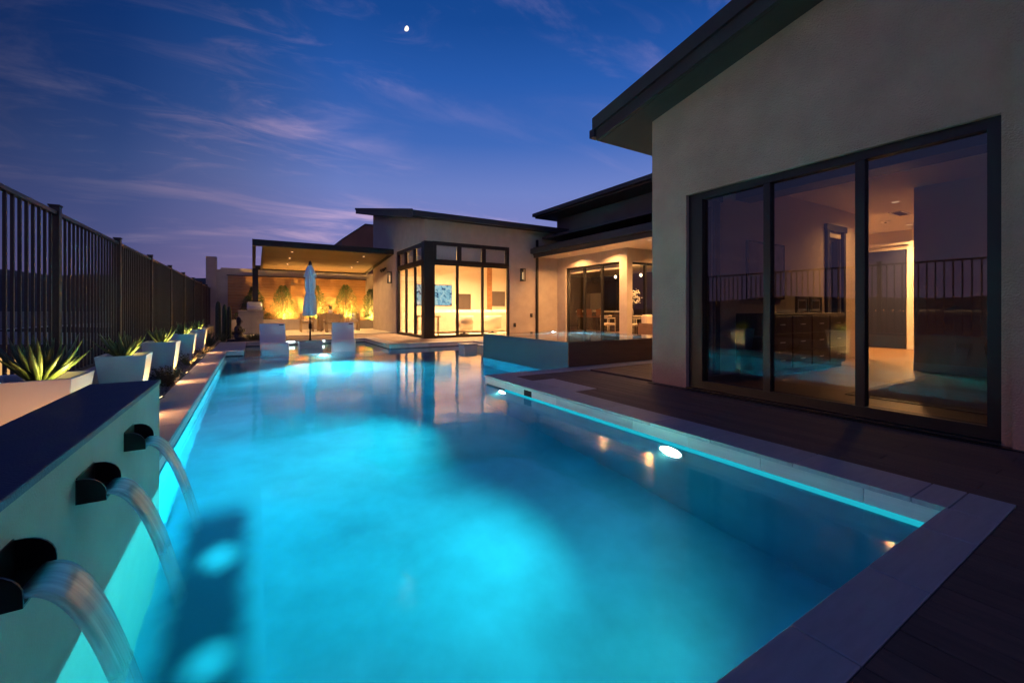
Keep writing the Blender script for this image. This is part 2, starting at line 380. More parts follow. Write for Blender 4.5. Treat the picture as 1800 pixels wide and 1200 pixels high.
def box(name, x0, x1, y0, y1, z0, z1, m, parent=None, bevel=0.0):
    # the object's origin sits at the box's own centre of base, so procedural textures differ from piece to piece
    vs = [(x0, y0, z0), (x1, y0, z0), (x1, y1, z0), (x0, y1, z0), (x0, y0, z1), (x1, y0, z1), (x1, y1, z1), (x0, y1, z1)]
    if not bevel:
        return mesh(name, vs, CUBE_F, m, parent)
    bm = bmesh.new(); v = [bm.verts.new(p) for p in vs]
    for f in CUBE_F: bm.faces.new([v[i] for i in f])
    bmesh.ops.bevel(bm, geom=bm.edges[:], offset=bevel, segments=1, affect='EDGES')
    return bm_obj(name, bm, m, parent)
def boxes(name, L, m, parent=None):
    vs, fs = [], []
    for (x0, x1, y0, y1, z0, z1) in L:
        b = len(vs)
        vs += [(x0, y0, z0), (x1, y0, z0), (x1, y1, z0), (x0, y1, z0), (x0, y0, z1), (x1, y0, z1), (x1, y1, z1), (x0, y1, z1)]
        fs += [tuple(b + i for i in f) for f in CUBE_F]
    return mesh(name, vs, fs, m, parent)
def prism(name, poly, z0, z1, m, parent=None):
    n = len(poly)
    vs = [(x, y, z0) for x, y in poly] + [(x, y, z1) for x, y in poly]
    fs = [tuple(range(n - 1, -1, -1)), tuple(range(n, 2 * n))] + [(i, (i + 1) % n, n + (i + 1) % n, n + i) for i in range(n)]
    return mesh(name, vs, fs, m, parent)
def extrude_profile(name, prof, axis, a, b, m, parent=None, smooth=False):
    """prof: 2-D outline; axis 'x' -> (y,z) outline run from x=a to x=b; axis 'y' -> (x,z) outline"""
    n = len(prof)
    f = (lambda p, t: (t, p[0], p[1])) if axis == 'x' else (lambda p, t: (p[0], t, p[1]))
    vs = [f(p, a) for p in prof] + [f(p, b) for p in prof]
    fs = [tuple(range(n - 1, -1, -1)), tuple(range(n, 2 * n))] + [(i, (i + 1) % n, n + (i + 1) % n, n + i) for i in range(n)]
    o = mesh(name, vs, fs, m, parent)
    bm = bmesh.new(); bm.from_mesh(o.data); bmesh.ops.recalc_face_normals(bm, faces=bm.faces); bm.to_mesh(o.data); bm.free()
    return o
def lathe(name, prof, m, parent=None, seg=20, c=(0, 0), smooth=True, wav=None):
    vs, fs = [], []
    for k, (r, z) in enumerate(prof):
        for i in range(seg):
            a = 2 * math.pi * i / seg
            rr = r * (1 + (wav(a, z) if wav else 0))
            vs.append((c[0] + rr * math.cos(a), c[1] + rr * math.sin(a), z))
    for k in range(len(prof) - 1):
        for i in range(seg):
            j = (i + 1) % seg
            fs.append((k * seg + i, k * seg + j, (k + 1) * seg + j, (k + 1) * seg + i))
    fs.append(tuple(range(seg - 1, -1, -1))); fs.append(tuple((len(prof) - 1) * seg + i for i in range(seg)))
    return mesh(name, vs, fs, m, parent, smooth)
def tube_bm(bm, pts, radii, seg=8, mi=0):
    rings = []
    for k, p in enumerate(pts):
        p = Vector(p)
        d = (Vector(pts[min(k + 1, len(pts) - 1)]) - Vector(pts[max(k - 1, 0)])).normalized()
        u = d.cross(Vector((0, 0, 1)))
        if u.length < 0.05: u = d.cross(Vector((1, 0, 0)))
        u.normalize(); w = d.cross(u)
        r = radii[k] if isinstance(radii, (list, tuple)) else radii
        rings.append([bm.verts.new(p + (u * math.cos(2 * math.pi * i / seg) + w * math.sin(2 * math.pi * i / seg)) * r) for i in range(seg)])
    for a, b in zip(rings, rings[1:]):
        for i in range(seg):
            f = bm.faces.new((a[i], a[(i + 1) % seg], b[(i + 1) % seg], b[i])); f.material_index = mi
    bm.faces.new(rings[0][::-1]).material_index = mi; bm.faces.new(rings[-1]).material_index = mi
def tube(name, pts, radii, m, parent=None, seg=8):
    bm = bmesh.new(); tube_bm(bm, pts, radii, seg)
    bmesh.ops.recalc_face_normals(bm, faces=bm.faces)
    return bm_obj(name, bm, m, parent, True)
def copy_tree(o, parent=None):
    c = o.copy(); COL.objects.link(c); c.parent = parent
    if parent is not None: c.matrix_parent_inverse = o.matrix_parent_inverse.copy()
    for ch in list(o.children): copy_tree(ch, c)
    return c
def lamp(name, kind, loc, power, col, parent=None, size=0.1, target=None, spot=None, blend=0.5, spread=None):
    d = bpy.data.lights.new(name, kind); d.energy = power; d.color = col
    if kind == 'AREA':
        d.shape = 'DISK'; d.size = size
        if spread: d.spread = spread
    else: d.shadow_soft_size = size
    if kind == 'SPOT': d.spot_size = spot; d.spot_blend = blend
    d.cycles.use_multiple_importance_sampling = False
    o = bpy.data.objects.new(name, d); COL.objects.link(o); o.location = loc
    if target is not None:
        o.rotation_euler = (Vector(target) - Vector(loc)).to_track_quat('-Z', 'Y').to_euler()
    if parent is not None: adopt(o, parent)
    return o
def disc(name, c, nrm, r, m, parent=None, seg=20, depth=0.02):
    """short drum with its outer face at c"""
    n = Vector(nrm).normalized(); u = n.orthogonal().normalized(); w = n.cross(u); c = Vector(c)
    ring = [c + (u * math.cos(2 * math.pi * i / seg) + w * math.sin(2 * math.pi * i / seg)) * r for i in range(seg)]
    vs = ring + [p - n * depth for p in ring]
    fs = [tuple(range(seg)), tuple(range(2 * seg - 1, seg - 1, -1))] + [(i, seg + i, seg + (i + 1) % seg, (i + 1) % seg) for i in range(seg)]
    return mesh(name, vs, fs, m, parent)
def ring(name, c, nrm, r0, r1, m, parent=None, seg=20, depth=0.03):
    n = Vector(nrm).normalized(); u = n.orthogonal().normalized(); w = n.cross(u); c = Vector(c)
    vs = []
    for rr, dd in ((r0, 0), (r1, 0), (r1, depth), (r0, depth)):
        vs += [c + (u * math.cos(2 * math.pi * i / seg) + w * math.sin(2 * math.pi * i / seg)) * rr - n * dd for i in range(seg)]
    fs = []
    for k in range(4):
        for i in range(seg):
            fs.append((k * seg + i, k * seg + (i + 1) % seg, ((k + 1) % 4) * seg + (i + 1) % seg, ((k + 1) % 4) * seg + i))
    return mesh(name, vs, fs, m, parent)
ORD = ['first', 'second', 'third', 'fourth', 'fifth', 'sixth', 'seventh', 'eighth']

# ================================================================== THE SETTING
WZ = -0.145      # pool water level
# ground: flat under the plot, falling away to the valley beyond the fence
def ground_z(x, y):
    d = max(0.0, -2.6 - x)
    z = -1.75 - 5.0 * (1 - math.exp(-d / 9.0)) if d > 0 else -1.75
    return z + 0.25 * noise.noise(Vector((x * 0.05, y * 0.05, 0))) * min(1, d / 5)
def axis_pts(lo, hi):
    pts = set()
    for v in (-9000, -5000, -2500, -1200, -600, -300, -150, -90, -60, -45, -35, -28, -22, -18, -14, -11, -8, -5.5, -4, -2.6, 0, 6, 15, 30, 60, 120, 300, 800, 2500, 9000):
        pts.add(v)
    return sorted(pts)
gx = axis_pts(0, 0); gy = axis_pts(0, 0)
gv = [(x, y, ground_z(x, y)) for y in gy for x in gx]
gf = [(j * len(gx) + i, j * len(gx) + i + 1, (j + 1) * len(gx) + i + 1, (j + 1) * len(gx) + i) for j in range(len(gy) - 1) for i in range(len(gx) - 1)]
tag(mesh('ground', gv, gf, M['ground'], smooth=True), kind='structure')

# hills along the skyline to the left
def hills(name, dist, hbase, hamp, seed, a0, a1):
    vs, fs = [], []
    n = 140
    for i in range(n + 1):
        a = a0 + (a1 - a0) * i / n
        c, s = math.sin(a), math.cos(a)
        h = hbase + hamp * (noise.noise(Vector((a * 4, seed, 0))) + 0.45 * noise.noise(Vector((a * 13, seed, 3))) + 0.2 * noise.noise(Vector((a * 37, seed, 5))))
        edge = min(1, i / 12, (n - i) / 12)
        h *= edge
        for k, (dd, f) in enumerate(((0.80, 0.0), (0.88, 0.42), (0.95, 0.8), (1.0, 1.0), (1.12, 0.55), (1.3, 0.0))):
            r = dist * dd
            w = 1 + 0.10 * noise.noise(Vector((a * 20, dd * 20, seed)))
            vs.append((c * r, s * r, -7 + (h + 7) * f * w if f else -8))
    for i in range(n):
        for k in range(5):
            fs.append((i * 6 + k, (i + 1) * 6 + k, (i + 1) * 6 + k + 1, i * 6 + k + 1))
    return tag(mesh(name, vs, fs, M['hill'], smooth=True), kind='structure')
hills('hills', 2600, 150, 25, 2.3, R(-58), R(22))
hills('hills', 3600, 70, 40, 8.1, R(-150), R(-50))

# ---- pool shell
PX0, PX1 = -0.58, 3.15
NY, FY = 0.71, 12.78          # near wall, ledge front
AX, AY0, AY1 = 4.87, 5.97, 12.60   # right arm (towards the spa)
LX0, LX1, LY = -0.20, 3.44, 15.85  # tanning ledge
PZ = -1.40
pool = thing('swimming_pool', 'long blue lit swimming pool with pale stone coping', 'pool', (1.3, 6, PZ))
boxes('floor', [(PX0 - .1, 6.3, NY - .1, FY + .1, PZ - .12, PZ)], M['plaster'], pool)
WT = -0.165
def pwall(x0, x1, y0, y1, z0=PZ, z1=WT):
    return box('wall', x0, x1, y0, y1, z0, z1, M['plaster'], pool)
pwall(PX0 - .12, PX0, NY - .12, FY)
pwall(PX0, PX1, NY - .12, NY)
box('wall', PX1, PX1 + .12, NY - .12, AY0, PZ, WT, M['plaster_shaded'], pool)
pwall(PX1 + .12, AX + .1, AY0 - .12, AY0)
pwall(AX, AX + .12, AY0, 9.36)
pwall(6.2, 6.32, 9.36, AY1 + .12)
pwall(AX + .12, 6.2, 9.24, 9.36)
pwall(LX1, 6.2, AY1, AY1 + .12)
box('tanning_ledge', LX0 - .1, LX1 + .1, FY, LY + .1, PZ, -0.42, M['plaster'], pool)
box('step', PX0, LX1, FY - .32, FY, PZ, -0.72, M['plaster'], pool)
pwall(LX0 - .14, LX0, FY, LY + .1, -0.42)
pwall(LX1, LX1 + .14, AY1 + .12, LY + .1, -0.42)
pwall(LX0, LX1, LY, LY + .12, -0.42)
pwall(PX0, LX0 - .14, FY, FY + .12)
# dark soft-edged strip of floor colour with two pale patches, by the scupper wall
box('dark_floor_strip', -0.56, 0.06, 0.9, 4.55, PZ + 0.004, PZ + 0.02, M['floor_strip'], pool)
# waterline tiles, one by one, above the plaster
def tiles_y(x, side, y0, y1, z0=-0.150, z1=-0.032, step=0.61, off=0.0):
    y = y0 - off
    while y < y1 - 0.01:
        a, b = max(y, y0), min(y + step, y1)
        if b - a > 0.03:
            box('waterline_tile', min(x, x - side * 0.018), max(x, x - side * 0.018), a + .002, b - .002, z0, z1, M['tile'], pool)
        y += step
def tiles_x(y, side, x0, x1, z0=-0.150, z1=-0.032, step=0.61):
    x = x0
    while x < x1 - 0.01:
        b = min(x + step, x1)
        if b - x > 0.03:
            box('waterline_tile', x + .002, b - .002, min(y, y - side * 0.018), max(y, y - side * 0.018), z0, z1, M['tile'], pool)
        x += step
# side: +1 when the water lies on the + side of the wall plane
ZS = -0.122
tiles_y(PX1, -1, NY, AY0, z0=ZS, off=0.24)
tiles_x(AY0, 1, PX1, AX, z0=ZS)
tiles_y(PX0, 1, 3.70, FY, z0=ZS)
tiles_x(AY1, -1, LX1, 6.2, z0=ZS)
tiles_y(6.2, -1, 9.36, AY1, z0=ZS)
tiles_x(LY, -1, LX0, LX1, z0=ZS)
tiles_y(LX1, -1, AY1, LY, z0=ZS)
tiles_y(LX0, 1, FY, LY, z0=ZS)
tiles_x(FY, -1, PX0, LX0, z0=ZS)
tiles_x(NY, 1, PX0, PX1, z0=ZS)
# bedding behind the tiles, so that joints read dark
BZ0, BZ1 = WT, -0.031
for (x0, x1, y0, y1) in ((PX1 + .018, PX1 + .12, NY - .12, AY0 - .018), (PX0 - .12, PX0 - .018, 3.68, FY), (PX1 + .12, AX, AY0 - .12, AY0 - .018), (LX1 + .018, 6.2, AY1 + .018, AY1 + .12), (6.218, 6.32, 9.36, AY1 + .12),
                         (LX0, LX1, LY + .018, LY + .12), (LX1 + .018, LX1 + .14, AY1 + .12, LY + .1), (LX0 - .14, LX0 - .018, FY + .12, LY + .1), (PX0 - .018, LX0 - .14, FY + .018, FY + .12), (PX0, PX1, NY - .12, NY - .018)):
    box('bedding', x0, x1, y0, y1, BZ0, BZ1, M['grout'], pool)
# added emissive strip that draws the bright waterline; not a fitted lamp
def strip(x0, x1, y0, y1): box('added_waterline_glow', x0, x1, y0, y1, WZ - 0.03, ZS - 0.001, M['strip'], pool)
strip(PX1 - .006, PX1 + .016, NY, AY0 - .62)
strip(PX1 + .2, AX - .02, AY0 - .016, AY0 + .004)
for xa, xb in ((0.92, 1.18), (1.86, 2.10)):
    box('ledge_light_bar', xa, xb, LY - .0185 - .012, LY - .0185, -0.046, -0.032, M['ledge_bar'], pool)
# skimmer opening in the right wall
box('skimmer_opening', PX1 - .004, PX1 + .02, 4.66, 4.84, -0.155, -0.045, M['black'], pool)

# coping slabs, one by one
CT = 0.0
def coping_y(x0, x1, y0, y1, step=0.61, off=0.0, z=CT):
    y = y0 - off
    while y < y1 - 0.01:
        a, b = max(y, y0), min(y + step, y1)
        if b - a > 0.03: box('coping_slab', x0, x1, a + .0025, b - .0025, -0.031, z, M['coping'], pool, bevel=.003)
        y += step
def coping_x(y0, y1, x0, x1, step=0.61, off=0.0, z=CT):
    x = x0 - off
    while x < x1 - 0.01:
        a, b = max(x, x0), min(x + step, x1)
        if b - a > 0.03: box('coping_slab', a + .0025, b - .0025, y0, y1, -0.031, z, M['coping'], pool, bevel=.003)
        x += step
CW = 0.345
coping_y(PX1 - .012, PX1 + CW, NY, AY0 - CW, off=0.46)
coping_x(AY0 - CW, AY0 + .012, PX1 - .012, 7.4)
coping_x(NY - .18, NY + .012, -0.54, PX1 - 0.015, off=0.37)
box('coping_slab', PX1 - .012, PX1 + CW, NY - .18, NY - .003, -.031, CT, M['coping'], pool, bevel=.003)
coping_y(PX0 - CW, PX0 + .012, 3.69, FY)
coping_y(PX0 - CW + .03, LX0 + .012, FY, LY + .34)
coping_x(LY - .012, LY + .34, LX0 + .014, LX1 + .40)
coping_y(LX1 - .012, LX1 + .40, AY1 - .012 + .40, LY - .014)
coping_x(AY1 - .012, AY1 + .385, LX1 - .012, 8.4)
# square skimmer lid slab on the peninsula, let into the boards
box('skimmer_lid_slab', PX1 + CW + .004, 3.88, 4.20, 5.14, -0.031, 0.001, M['coping'], pool, bevel=.003)

# ---- pool water: one closed body
wp = [(PX0 - .02, NY - .02), (PX1 + .005, NY - .02), (PX1 + .005, AY0 - .005), (AX + .02, AY0 - .005), (AX + .02, 9.355), (6.205, 9.355), (6.205, AY1 + .005), (LX1 + .005, AY1 + .005), (LX1 + .005, LY + .005), (LX0 - .005, LY + .005), (LX0 - .005, FY - .005 + .01), (PX0 - .02, FY + .005)]
water = prism('water', wp, PZ - 0.05, WZ, M['water'])
bm = bmesh.new(); bm.from_mesh(water.data); bmesh.ops.recalc_face_normals(bm, faces=bm.faces); bm.to_mesh(water.data); bm.free()
tag(water, kind='structure')

# underwater lamps (round niche lamps; each carries its own light)
def pool_lamp(c, nrm, power, label, r=0.085, col=E_POOL, lens='pool_lens', spread=R(112), aim=None):
    n = Vector(nrm); c = Vector(c)
    t = thing('pool_lamp', label, 'pool light', c, group='underwater lamps of the pool')
    ring('bezel', c + n * .014, n, r, r + .025, M['steel'], t)
    disc('lens', c + n * .010, n, r, M[lens], t)
    lamp('glow', 'SPOT', c + n * .05, power, col, t, size=.05, target=c + n * .05 + (Vector(aim) if aim else n), spot=spread, blend=1.0)
    return t
pool_lamp((PX1, 2.46, -0.33), (-1, 0, 0), 1150, 'round lamp under water in the right pool wall, nearest the camera', r=.11, aim=(-1, .20, .13))
pool_lamp((PX1, 5.42, -0.30), (-1, 0, 0), 1750, 'round lamp under water beside the dark skimmer opening', aim=(-1, -.15, .14))
pool_lamp((1.62, FY - .322, -0.50), (0, -1, 0), 3800, 'round lamp under water below the closed umbrella', col=(.30, .92, .88), aim=(0, -1, -.06))
pool_lamp((1.75, NY, -0.65), (0, 1, 0), 110, 'round lamp under water in the near pool wall below the camera', col=(.15, .98, .82), aim=(.1, 1, -.1), r=.07)
# ---- paving and decks
def slab(name, poly, z0, z1, m): return tag(prism(name, poly, z0, z1, m), kind='structure')
# sub-base under every paved surface (walls of earth round the pool)
sub = -0.10
tag(boxes('earth_bank', [(-2.4, PX0 - .13, -6, 30, -1.75, sub), (PX0 - .13, PX1 + .13, -6, NY - .13, -1.75, sub), (PX1 + .13, 18, -6, AY0 - .13, -1.75, sub),
                         (AX + .13, 18, AY0 - .12, 9.23, -1.75, sub - .002), (6.33, 18, 9.23, 30, -1.75, sub - .003), (LX1 + .15, 6.329, AY1 + .13, 30, -1.75, sub - .004), (PX0 - .12, LX1 + .14, LY + .13, 30, -1.75, sub - .006)], M['base']), kind='structure')
# composite boards run along the pool
deck = thing('deck', 'dark brown composite board deck beside the pool and under the bedroom windows', 'deck', (4.2, 2.5, -0.09))
tag(deck, kind='structure')
del deck['category']
BW = 0.14
DZ = -0.004
x = PX1 + CW + .004
k = 0
while x < 6.5:
    x1 = x + BW - .005
    y1 = AY0 - CW - .004
    if x < 4.90:
        segs = [(-3.0, 0.2 + (k % 3) * .5), (0.2 + (k % 3) * .5, y1)] if x > 3.9 or True else []
        if x + BW > PX1 + CW and x < 3.88:
            segs = [(-3.0, 0.2 + (k % 3) * .5), (0.2 + (k % 3) * .5, 4.196), (5.144, y1)]
    else:
        segs = [(4.22, y1)]
    for a, b in segs:
        box('board', x, min(x1, 4.905) if x < 4.905 and segs[0][0] < 0 else x1, a + .002, b - .002, -0.03, DZ + 0.0006 * (k % 3), M['deck'], deck, bevel=.002)
    x += BW; k += 1
x = PX1 + CW - .001
k = 0
while x > -1.2:
    x0 = x - BW + .005
    box('board', x0, x, -2.6, NY - .184, -0.03, DZ + 0.0006 * (k % 3), M['deck'], deck, bevel=.002)
    x -= BW; k += 1
# joists below, so the gaps are dark
box('joist_bed', PX1 + CW, 4.905, -3, AY0 - CW, -.09, -.034, M['black'], deck)
box('joist_bed', -1.2, PX1 + CW - .002, -2.6, NY - .19, -.09, -.034, M['black'], deck)

# brown pavers round the far end of the pool
pav = thing('paving', 'x', 'y', (4, 14, -0.09)); del pav['label']; del pav['category']; tag(pav, kind='structure')
def pavers(x0, x1, y0, y1, sx, sy, z=-0.002, m='paver'):
    y = y0
    while y < y1 - .02:
        x = x0; yb = min(y + sy, y1)
        while x < x1 - .02:
            xb = min(x + sx, x1)
            box('paver', x + .002, xb - .002, y + .002, yb - .002, -0.06, z, M[m], pav, bevel=.002)
            x = xb
        y = yb
    box('bedding', x0, x1, y0, y1, -.09, -.02, M['grout'], pav)
pavers(-0.52, 5.18, LY + .344, 18.28, 1.14, 0.69)
pavers(LX1 + .404, 5.18, AY1 + .389, LY + .34, 0.67, 0.96)
pavers(5.182, 11.08, AY1 + .389, 14.43, 0.98, 0.73)
coping_y(6.188, 6.53, 9.37, AY1 - .015)
pavers(8.42, 11.08, 6.0, AY1 + .385, 0.98, 0.94)
pavers(6.534, 8.418, 9.37, AY1 - .015, 0.94, 0.94)
patio = thing('patio', 'x', 'y', (2, 21, -0.06)); del patio['label']; del patio['category']; tag(patio, kind='structure')
y = 18.284
while y < 23.4:
    x = -0.52
    while x < 6.2:
        xb = min(x + 1.2, 6.2)
        box('patio_slab', x + .003, xb - .003, y + .003, min(y + 1.2, 23.5) - .003, -0.06, 0.035, M['patio'], patio, bevel=.003)
        x = xb
    y += 1.2
box('bedding', -0.52, 6.2, 18.284, 23.5, -.09, 0.01, M['grout'], patio)

# planting bed between pool and fence
BEDX0, BEDX1 = -1.56, PX0 - CW - .004
tag(box('planting_bed', BEDX0, BEDX1, -1, 23.5, -.099, -0.03, M['soil']), kind='structure')
# loose gravel over the bed: too many stones to count
gme_v, gme_f = [], []
rnd = random.Random(3)
oct_v = [(1, 0, 0), (-1, 0, 0), (0, 1, 0), (0, -1, 0), (0, 0, 1), (0, 0, -1)]
oct_f = [(0, 2, 4), (2, 1, 4), (1, 3, 4), (3, 0, 4), (2, 0, 5), (1, 2, 5), (3, 1, 5), (0, 3, 5)]
for i in range(15000):
    u = rnd.random()
    y = 3.6 + 20 * u; x = rnd.uniform(BEDX0 + .02, BEDX1 - .02)
    if i % 6 == 0: y = rnd.uniform(12.5, 19.0); x = rnd.uniform(BEDX0 + .02, -0.56 if y > 16.3 else BEDX1 - .02)
    s = rnd.uniform(.009, .024)
    a = rnd.uniform(0, 6.28); ca, sa = math.cos(a), math.sin(a)
    b = len(gme_v); sx, sy, sz = s * rnd.uniform(.8, 1.5), s, s * rnd.uniform(.5, .9)
    for (vx, vy, vz) in oct_v:
        gme_v.append((x + vx * sx * ca - vy * sy * sa, y + vx * sx * sa + vy * sy * ca, -0.026 + vz * sz))
    gme_f += [tuple(b + q for q in f) for f in oct_f]
g = mesh('gravel', gme_v, gme_f, M['gravel'])
tag(g, 'purple grey gravel spread between the planters and shrubs', 'gravel', kind='stuff')
# low curb wall that carries the fence
cw = thing('curb_wall', 'low pale curb wall under the dark metal fence', 'wall', (-1.72, 10, -.1))
y = -1.0
while y < 24:
    box('curb_block', -1.86, -1.56, y + .003, min(y + 1.83, 24.3) - .003, -.099, 0.29, M['concrete'], cw, bevel=.006)
    y += 1.83

# ================================================================== FENCE AND WALLS
FX = -1.70
fence = thing('metal_fence', 'tall dark metal picket fence along the left side of the pool', 'fence', (FX, 12, 0.29))
posts = [-3.2, -0.9, 1.44, 3.74, 6.04, 8.34, 10.64, 12.92, 15.22, 17.56, 19.9, 22.2, 24.1]
FT = 2.03
for y in posts:
    p = box('post', FX - .038, FX + .038, y - .038, y + .038, 0.29, FT + .05, M['fence'], fence, bevel=.004)
    box('post_cap', FX - .044, FX + .044, y - .044, y + .044, FT + .05, FT + .066, M['fence'], p)
for a, b in zip(posts, posts[1:]):
    box('top_rail', FX - .024, FX + .024, a + .038, b - .038, FT - .035, FT, M['fence'], fence)
    box('bottom_rail', FX - .02, FX + .02, a + .038, b - .038, 0.34, 0.372, M['fence'], fence)
    n = 17
    if b <= 1.5: n = 0
    for i in range(n):
        y = a + (b - a) * (i + 1) / (n + 1)
        box('picket', FX - .0105, FX + .0105, y - .0105, y + .0105, 0.372, FT - .035, M['fence'], fence)

# scupper wall
SX, SY1, SZ = -0.54, 3.68, 0.573
sw = thing('scupper_wall', 'low stucco wall with dark cap and three black spouts pouring into the pool', 'wall', (-.75, 1.5, -.1))
box('wall_body', SX - .34, SX, -1.6, SY1, -1.39, SZ - .028, M['wallface'], sw)
y = -1.6
cap = [(-1.6, -.1), (-.1, 1.4), (1.4, SY1 + .006)]
for a, b in cap: box('cap_slab', SX - .344, SX + .006, a + .0015, b - .0015, SZ - .028, SZ, M['wallcap'], sw, bevel=.003)
def rounded_plate(y, x0, x1, z0, z1, r, t):
    prof = [(x0, z0), (x1, z0)]
    for i in range(7):
        a = R(90) * i / 6
        prof.append((x1 - r + r * math.cos(a), z1 - r + r * math.sin(a)))
    prof.append((x0, z1))
    return prof, y - t / 2, y + t / 2
def spout(y0, w, nth):
    t = thing('water_spout', nth, 'water spout', (SX, y0 + w / 2, .355), group='spouts in the scupper wall')
    x1 = SX + .082
    for yy in (y0, y0 + w):
        pr, a, b = rounded_plate(yy, SX - .005, x1, .352, .440, .062, .006)
        extrude_profile('side_plate', pr, 'y', a, b, M['black'], t)
    box('bottom_plate', SX - .005, x1, y0 + .003, y0 + w - .003, .352, .358, M['black'], t)
    box('back_opening', SX - .002, SX + .003, y0 + .003, y0 + w - .003, .358, .446, M['black'], t)
def stream(y0, w, lab):
    n, mth = 22, 9
    pts = []
    top, bot = [], []
    for i in range(n + 1):
        s = i / n
        tt = -0.03 + s * 0.355
        x = SX + .075 + max(tt, -0.03) * 0.62
        z = .366 - 0.5 * 9.81 * max(0, tt) ** 2
        ww = w * (1 - 0.30 * s ** 0.8)
        th = .010 + .006 * s
        for j in range(mth + 1):
            f = j / mth
            wob = .006 * noise.noise(Vector((f * 5 + y0 * 3, s * 2, 1))) * s
            bend = .016 * s * (1 - (2 * f - 1) ** 2)
            yy = y0 + w / 2 + (f - .5) * ww
            vx = x + bend + wob
            top.append((vx + th, yy, z + th * .5)); bot.append((vx, yy, z))
    C = mth + 1; T = len(top)
    fs = []
    for i in range(n):
        for j in range(mth):
            q = (i * C + j, i * C + j + 1, (i + 1) * C + j + 1, (i + 1) * C + j)
            fs.append(q); fs.append(tuple(T + k for k in q[::-1]))
        for j in (0, mth):
            q = (i * C + j, (i + 1) * C + j, T + (i + 1) * C + j, T + i * C + j)
            fs.append(q)
    o = mesh('water_stream', top + bot, fs, M['stream'], None, True)
    uv = o.data.uv_layers.new(name='UVMap')
    for l in o.data.loops:
        v = l.vertex_index % T
        uv.data[l.index].uv = ((v % C) / mth, (v // C) / n)
    tag(o, lab, 'water stream', 'streams of water from the spouts')
for y0, pos in ((2.76, 'farthest'), (2.10, 'middle'), (1.44, 'nearest')):
    spout(y0, .20, pos + ' of the three black water spouts in the low wall')
    stream(y0 + .012, .176, pos + ' of the three white streams pouring into the pool')

# end column and patio back wall
bw = thing('patio_wall', 'stucco garden wall with timber cladding behind the patio shrubs', 'wall', (2, 24.2, 0))
box('wall_body', -1.30, 6.4, 24.0, 24.25, -.1, 2.98, M['stucco'], bw)
box('end_pier', -1.86, -1.46, 24.0, 24.5, -.1, 3.48, M['stucco'], bw)
box('link_wall', -1.46, -1.30, 24.05, 24.2, -.1, 2.9, M['stucco'], bw)
z = 0.42
while z < 2.60:
    box('cladding_board', -1.02, 5.24, 23.955, 23.998, z + .003, min(z + .132, 2.62), M['wood'], bw)
    z += .135
box('cladding_trim', -1.06, 5.28, 23.94, 23.998, 2.622, 2.66, M['frame'], bw)
pbx = thing('planter_box', 'long low stucco planter box in front of the timber cladding', 'planter', (2, 23.3, 0))
x = -1.0
while x < 4.7:
    box('planter_wall', x + .002, min(x + 1.9, 4.72) - .002, 22.9, 23.0, 0.03, 0.56, M['stucco'], pbx, bevel=.01)
    x += 1.9
box('end_wall', 4.62, 4.72, 23.002, 23.9, 0.03, 0.56, M['stucco'], pbx)
box('end_wall', -1.0, -.9, 23.002, 23.9, 0.03, 0.56, M['stucco'], pbx)
box('soil', -.9, 4.62, 23.0, 23.93, 0.03, 0.46, M['soil'], pbx)
pb2 = thing('planter_box', 'short low stucco planter box beside the house wall', 'planter', (5.2, 23.5, 0))
box('planter_wall', 4.80, 6.2, 23.15, 23.25, 0.036, 0.44, M['stucco'], pb2, bevel=.01)
box('soil', 4.80, 6.2, 23.25, 23.93, 0.036, 0.36, M['soil'], pb2)

# ================================================================== SPA
SPX0, SPX1, SPY0, SPY1, SPZ = AX + .005, 7.9, AY0 + .06, 9.35, 0.44
spa = thing('raised_spa', 'raised square spa with water flush to its edges beside the pool', 'spa', (6.3, 7.7, -.1))
box('left_wall', SPX0, SPX0 + .2, SPY0, SPY1, -1.3, SPZ, M['spa_tile'], spa)
box('front_wall', SPX0 + .2, SPX1, SPY0 + .001, SPY0 + .2, -.099, SPZ, M['spa_brown'], spa)
box('front_panel', SPX0 + .002, SPX1, SPY0 - .014, SPY0 + .001, -.03, SPZ - .001, M['spa_brown'], spa)
box('back_wall', SPX0 + .2, SPX1, SPY1 - .2, SPY1 - .001, -.099, SPZ, M['spa_tile'], spa)
box('right_wall', SPX1 - .2, SPX1, SPY0 + .2, SPY1 - .2, -.099, SPZ, M['spa_tile'], spa)
box('spa_floor', SPX0 + .2, SPX1 - .2, SPY0 + .2, SPY1 - .2, -.60, -.46, M['plaster'], spa)
for (x0, x1, y0, y1) in ((SPX0 + .2, SPX1 - .2, SPY0 + .2, SPY0 + .6), (SPX0 + .2, SPX1 - .2, SPY1 - .6, SPY1 - .2), (SPX1 - .6, SPX1 - .2, SPY0 + .6, SPY1 - .6)):
    box('seat_bench', x0, x1, y0, y1, -.46, 0.0, M['plaster'], spa)
sww = box('spa_water', SPX0 + .001, SPX1 - .001, SPY0 + .0015, SPY1 - .002, .0 - .4, SPZ + .005, M['spa_water'])
tag(sww, kind='structure')
sl = thing('spa_lamp', 'bright underwater lamp in the far wall of the raised spa', 'spa light', (6.9, SPY1 - .2, .25))
disc('lens', (6.9, SPY1 - .205, .27), (0, -1, 0), .07, M['pool_lens'], sl)
lamp('glow', 'AREA', (6.9, SPY1 - .235, .27), 120, (.6, .93, 1), sl, size=.13, target=(6.9, 6, .1), spread=R(160))
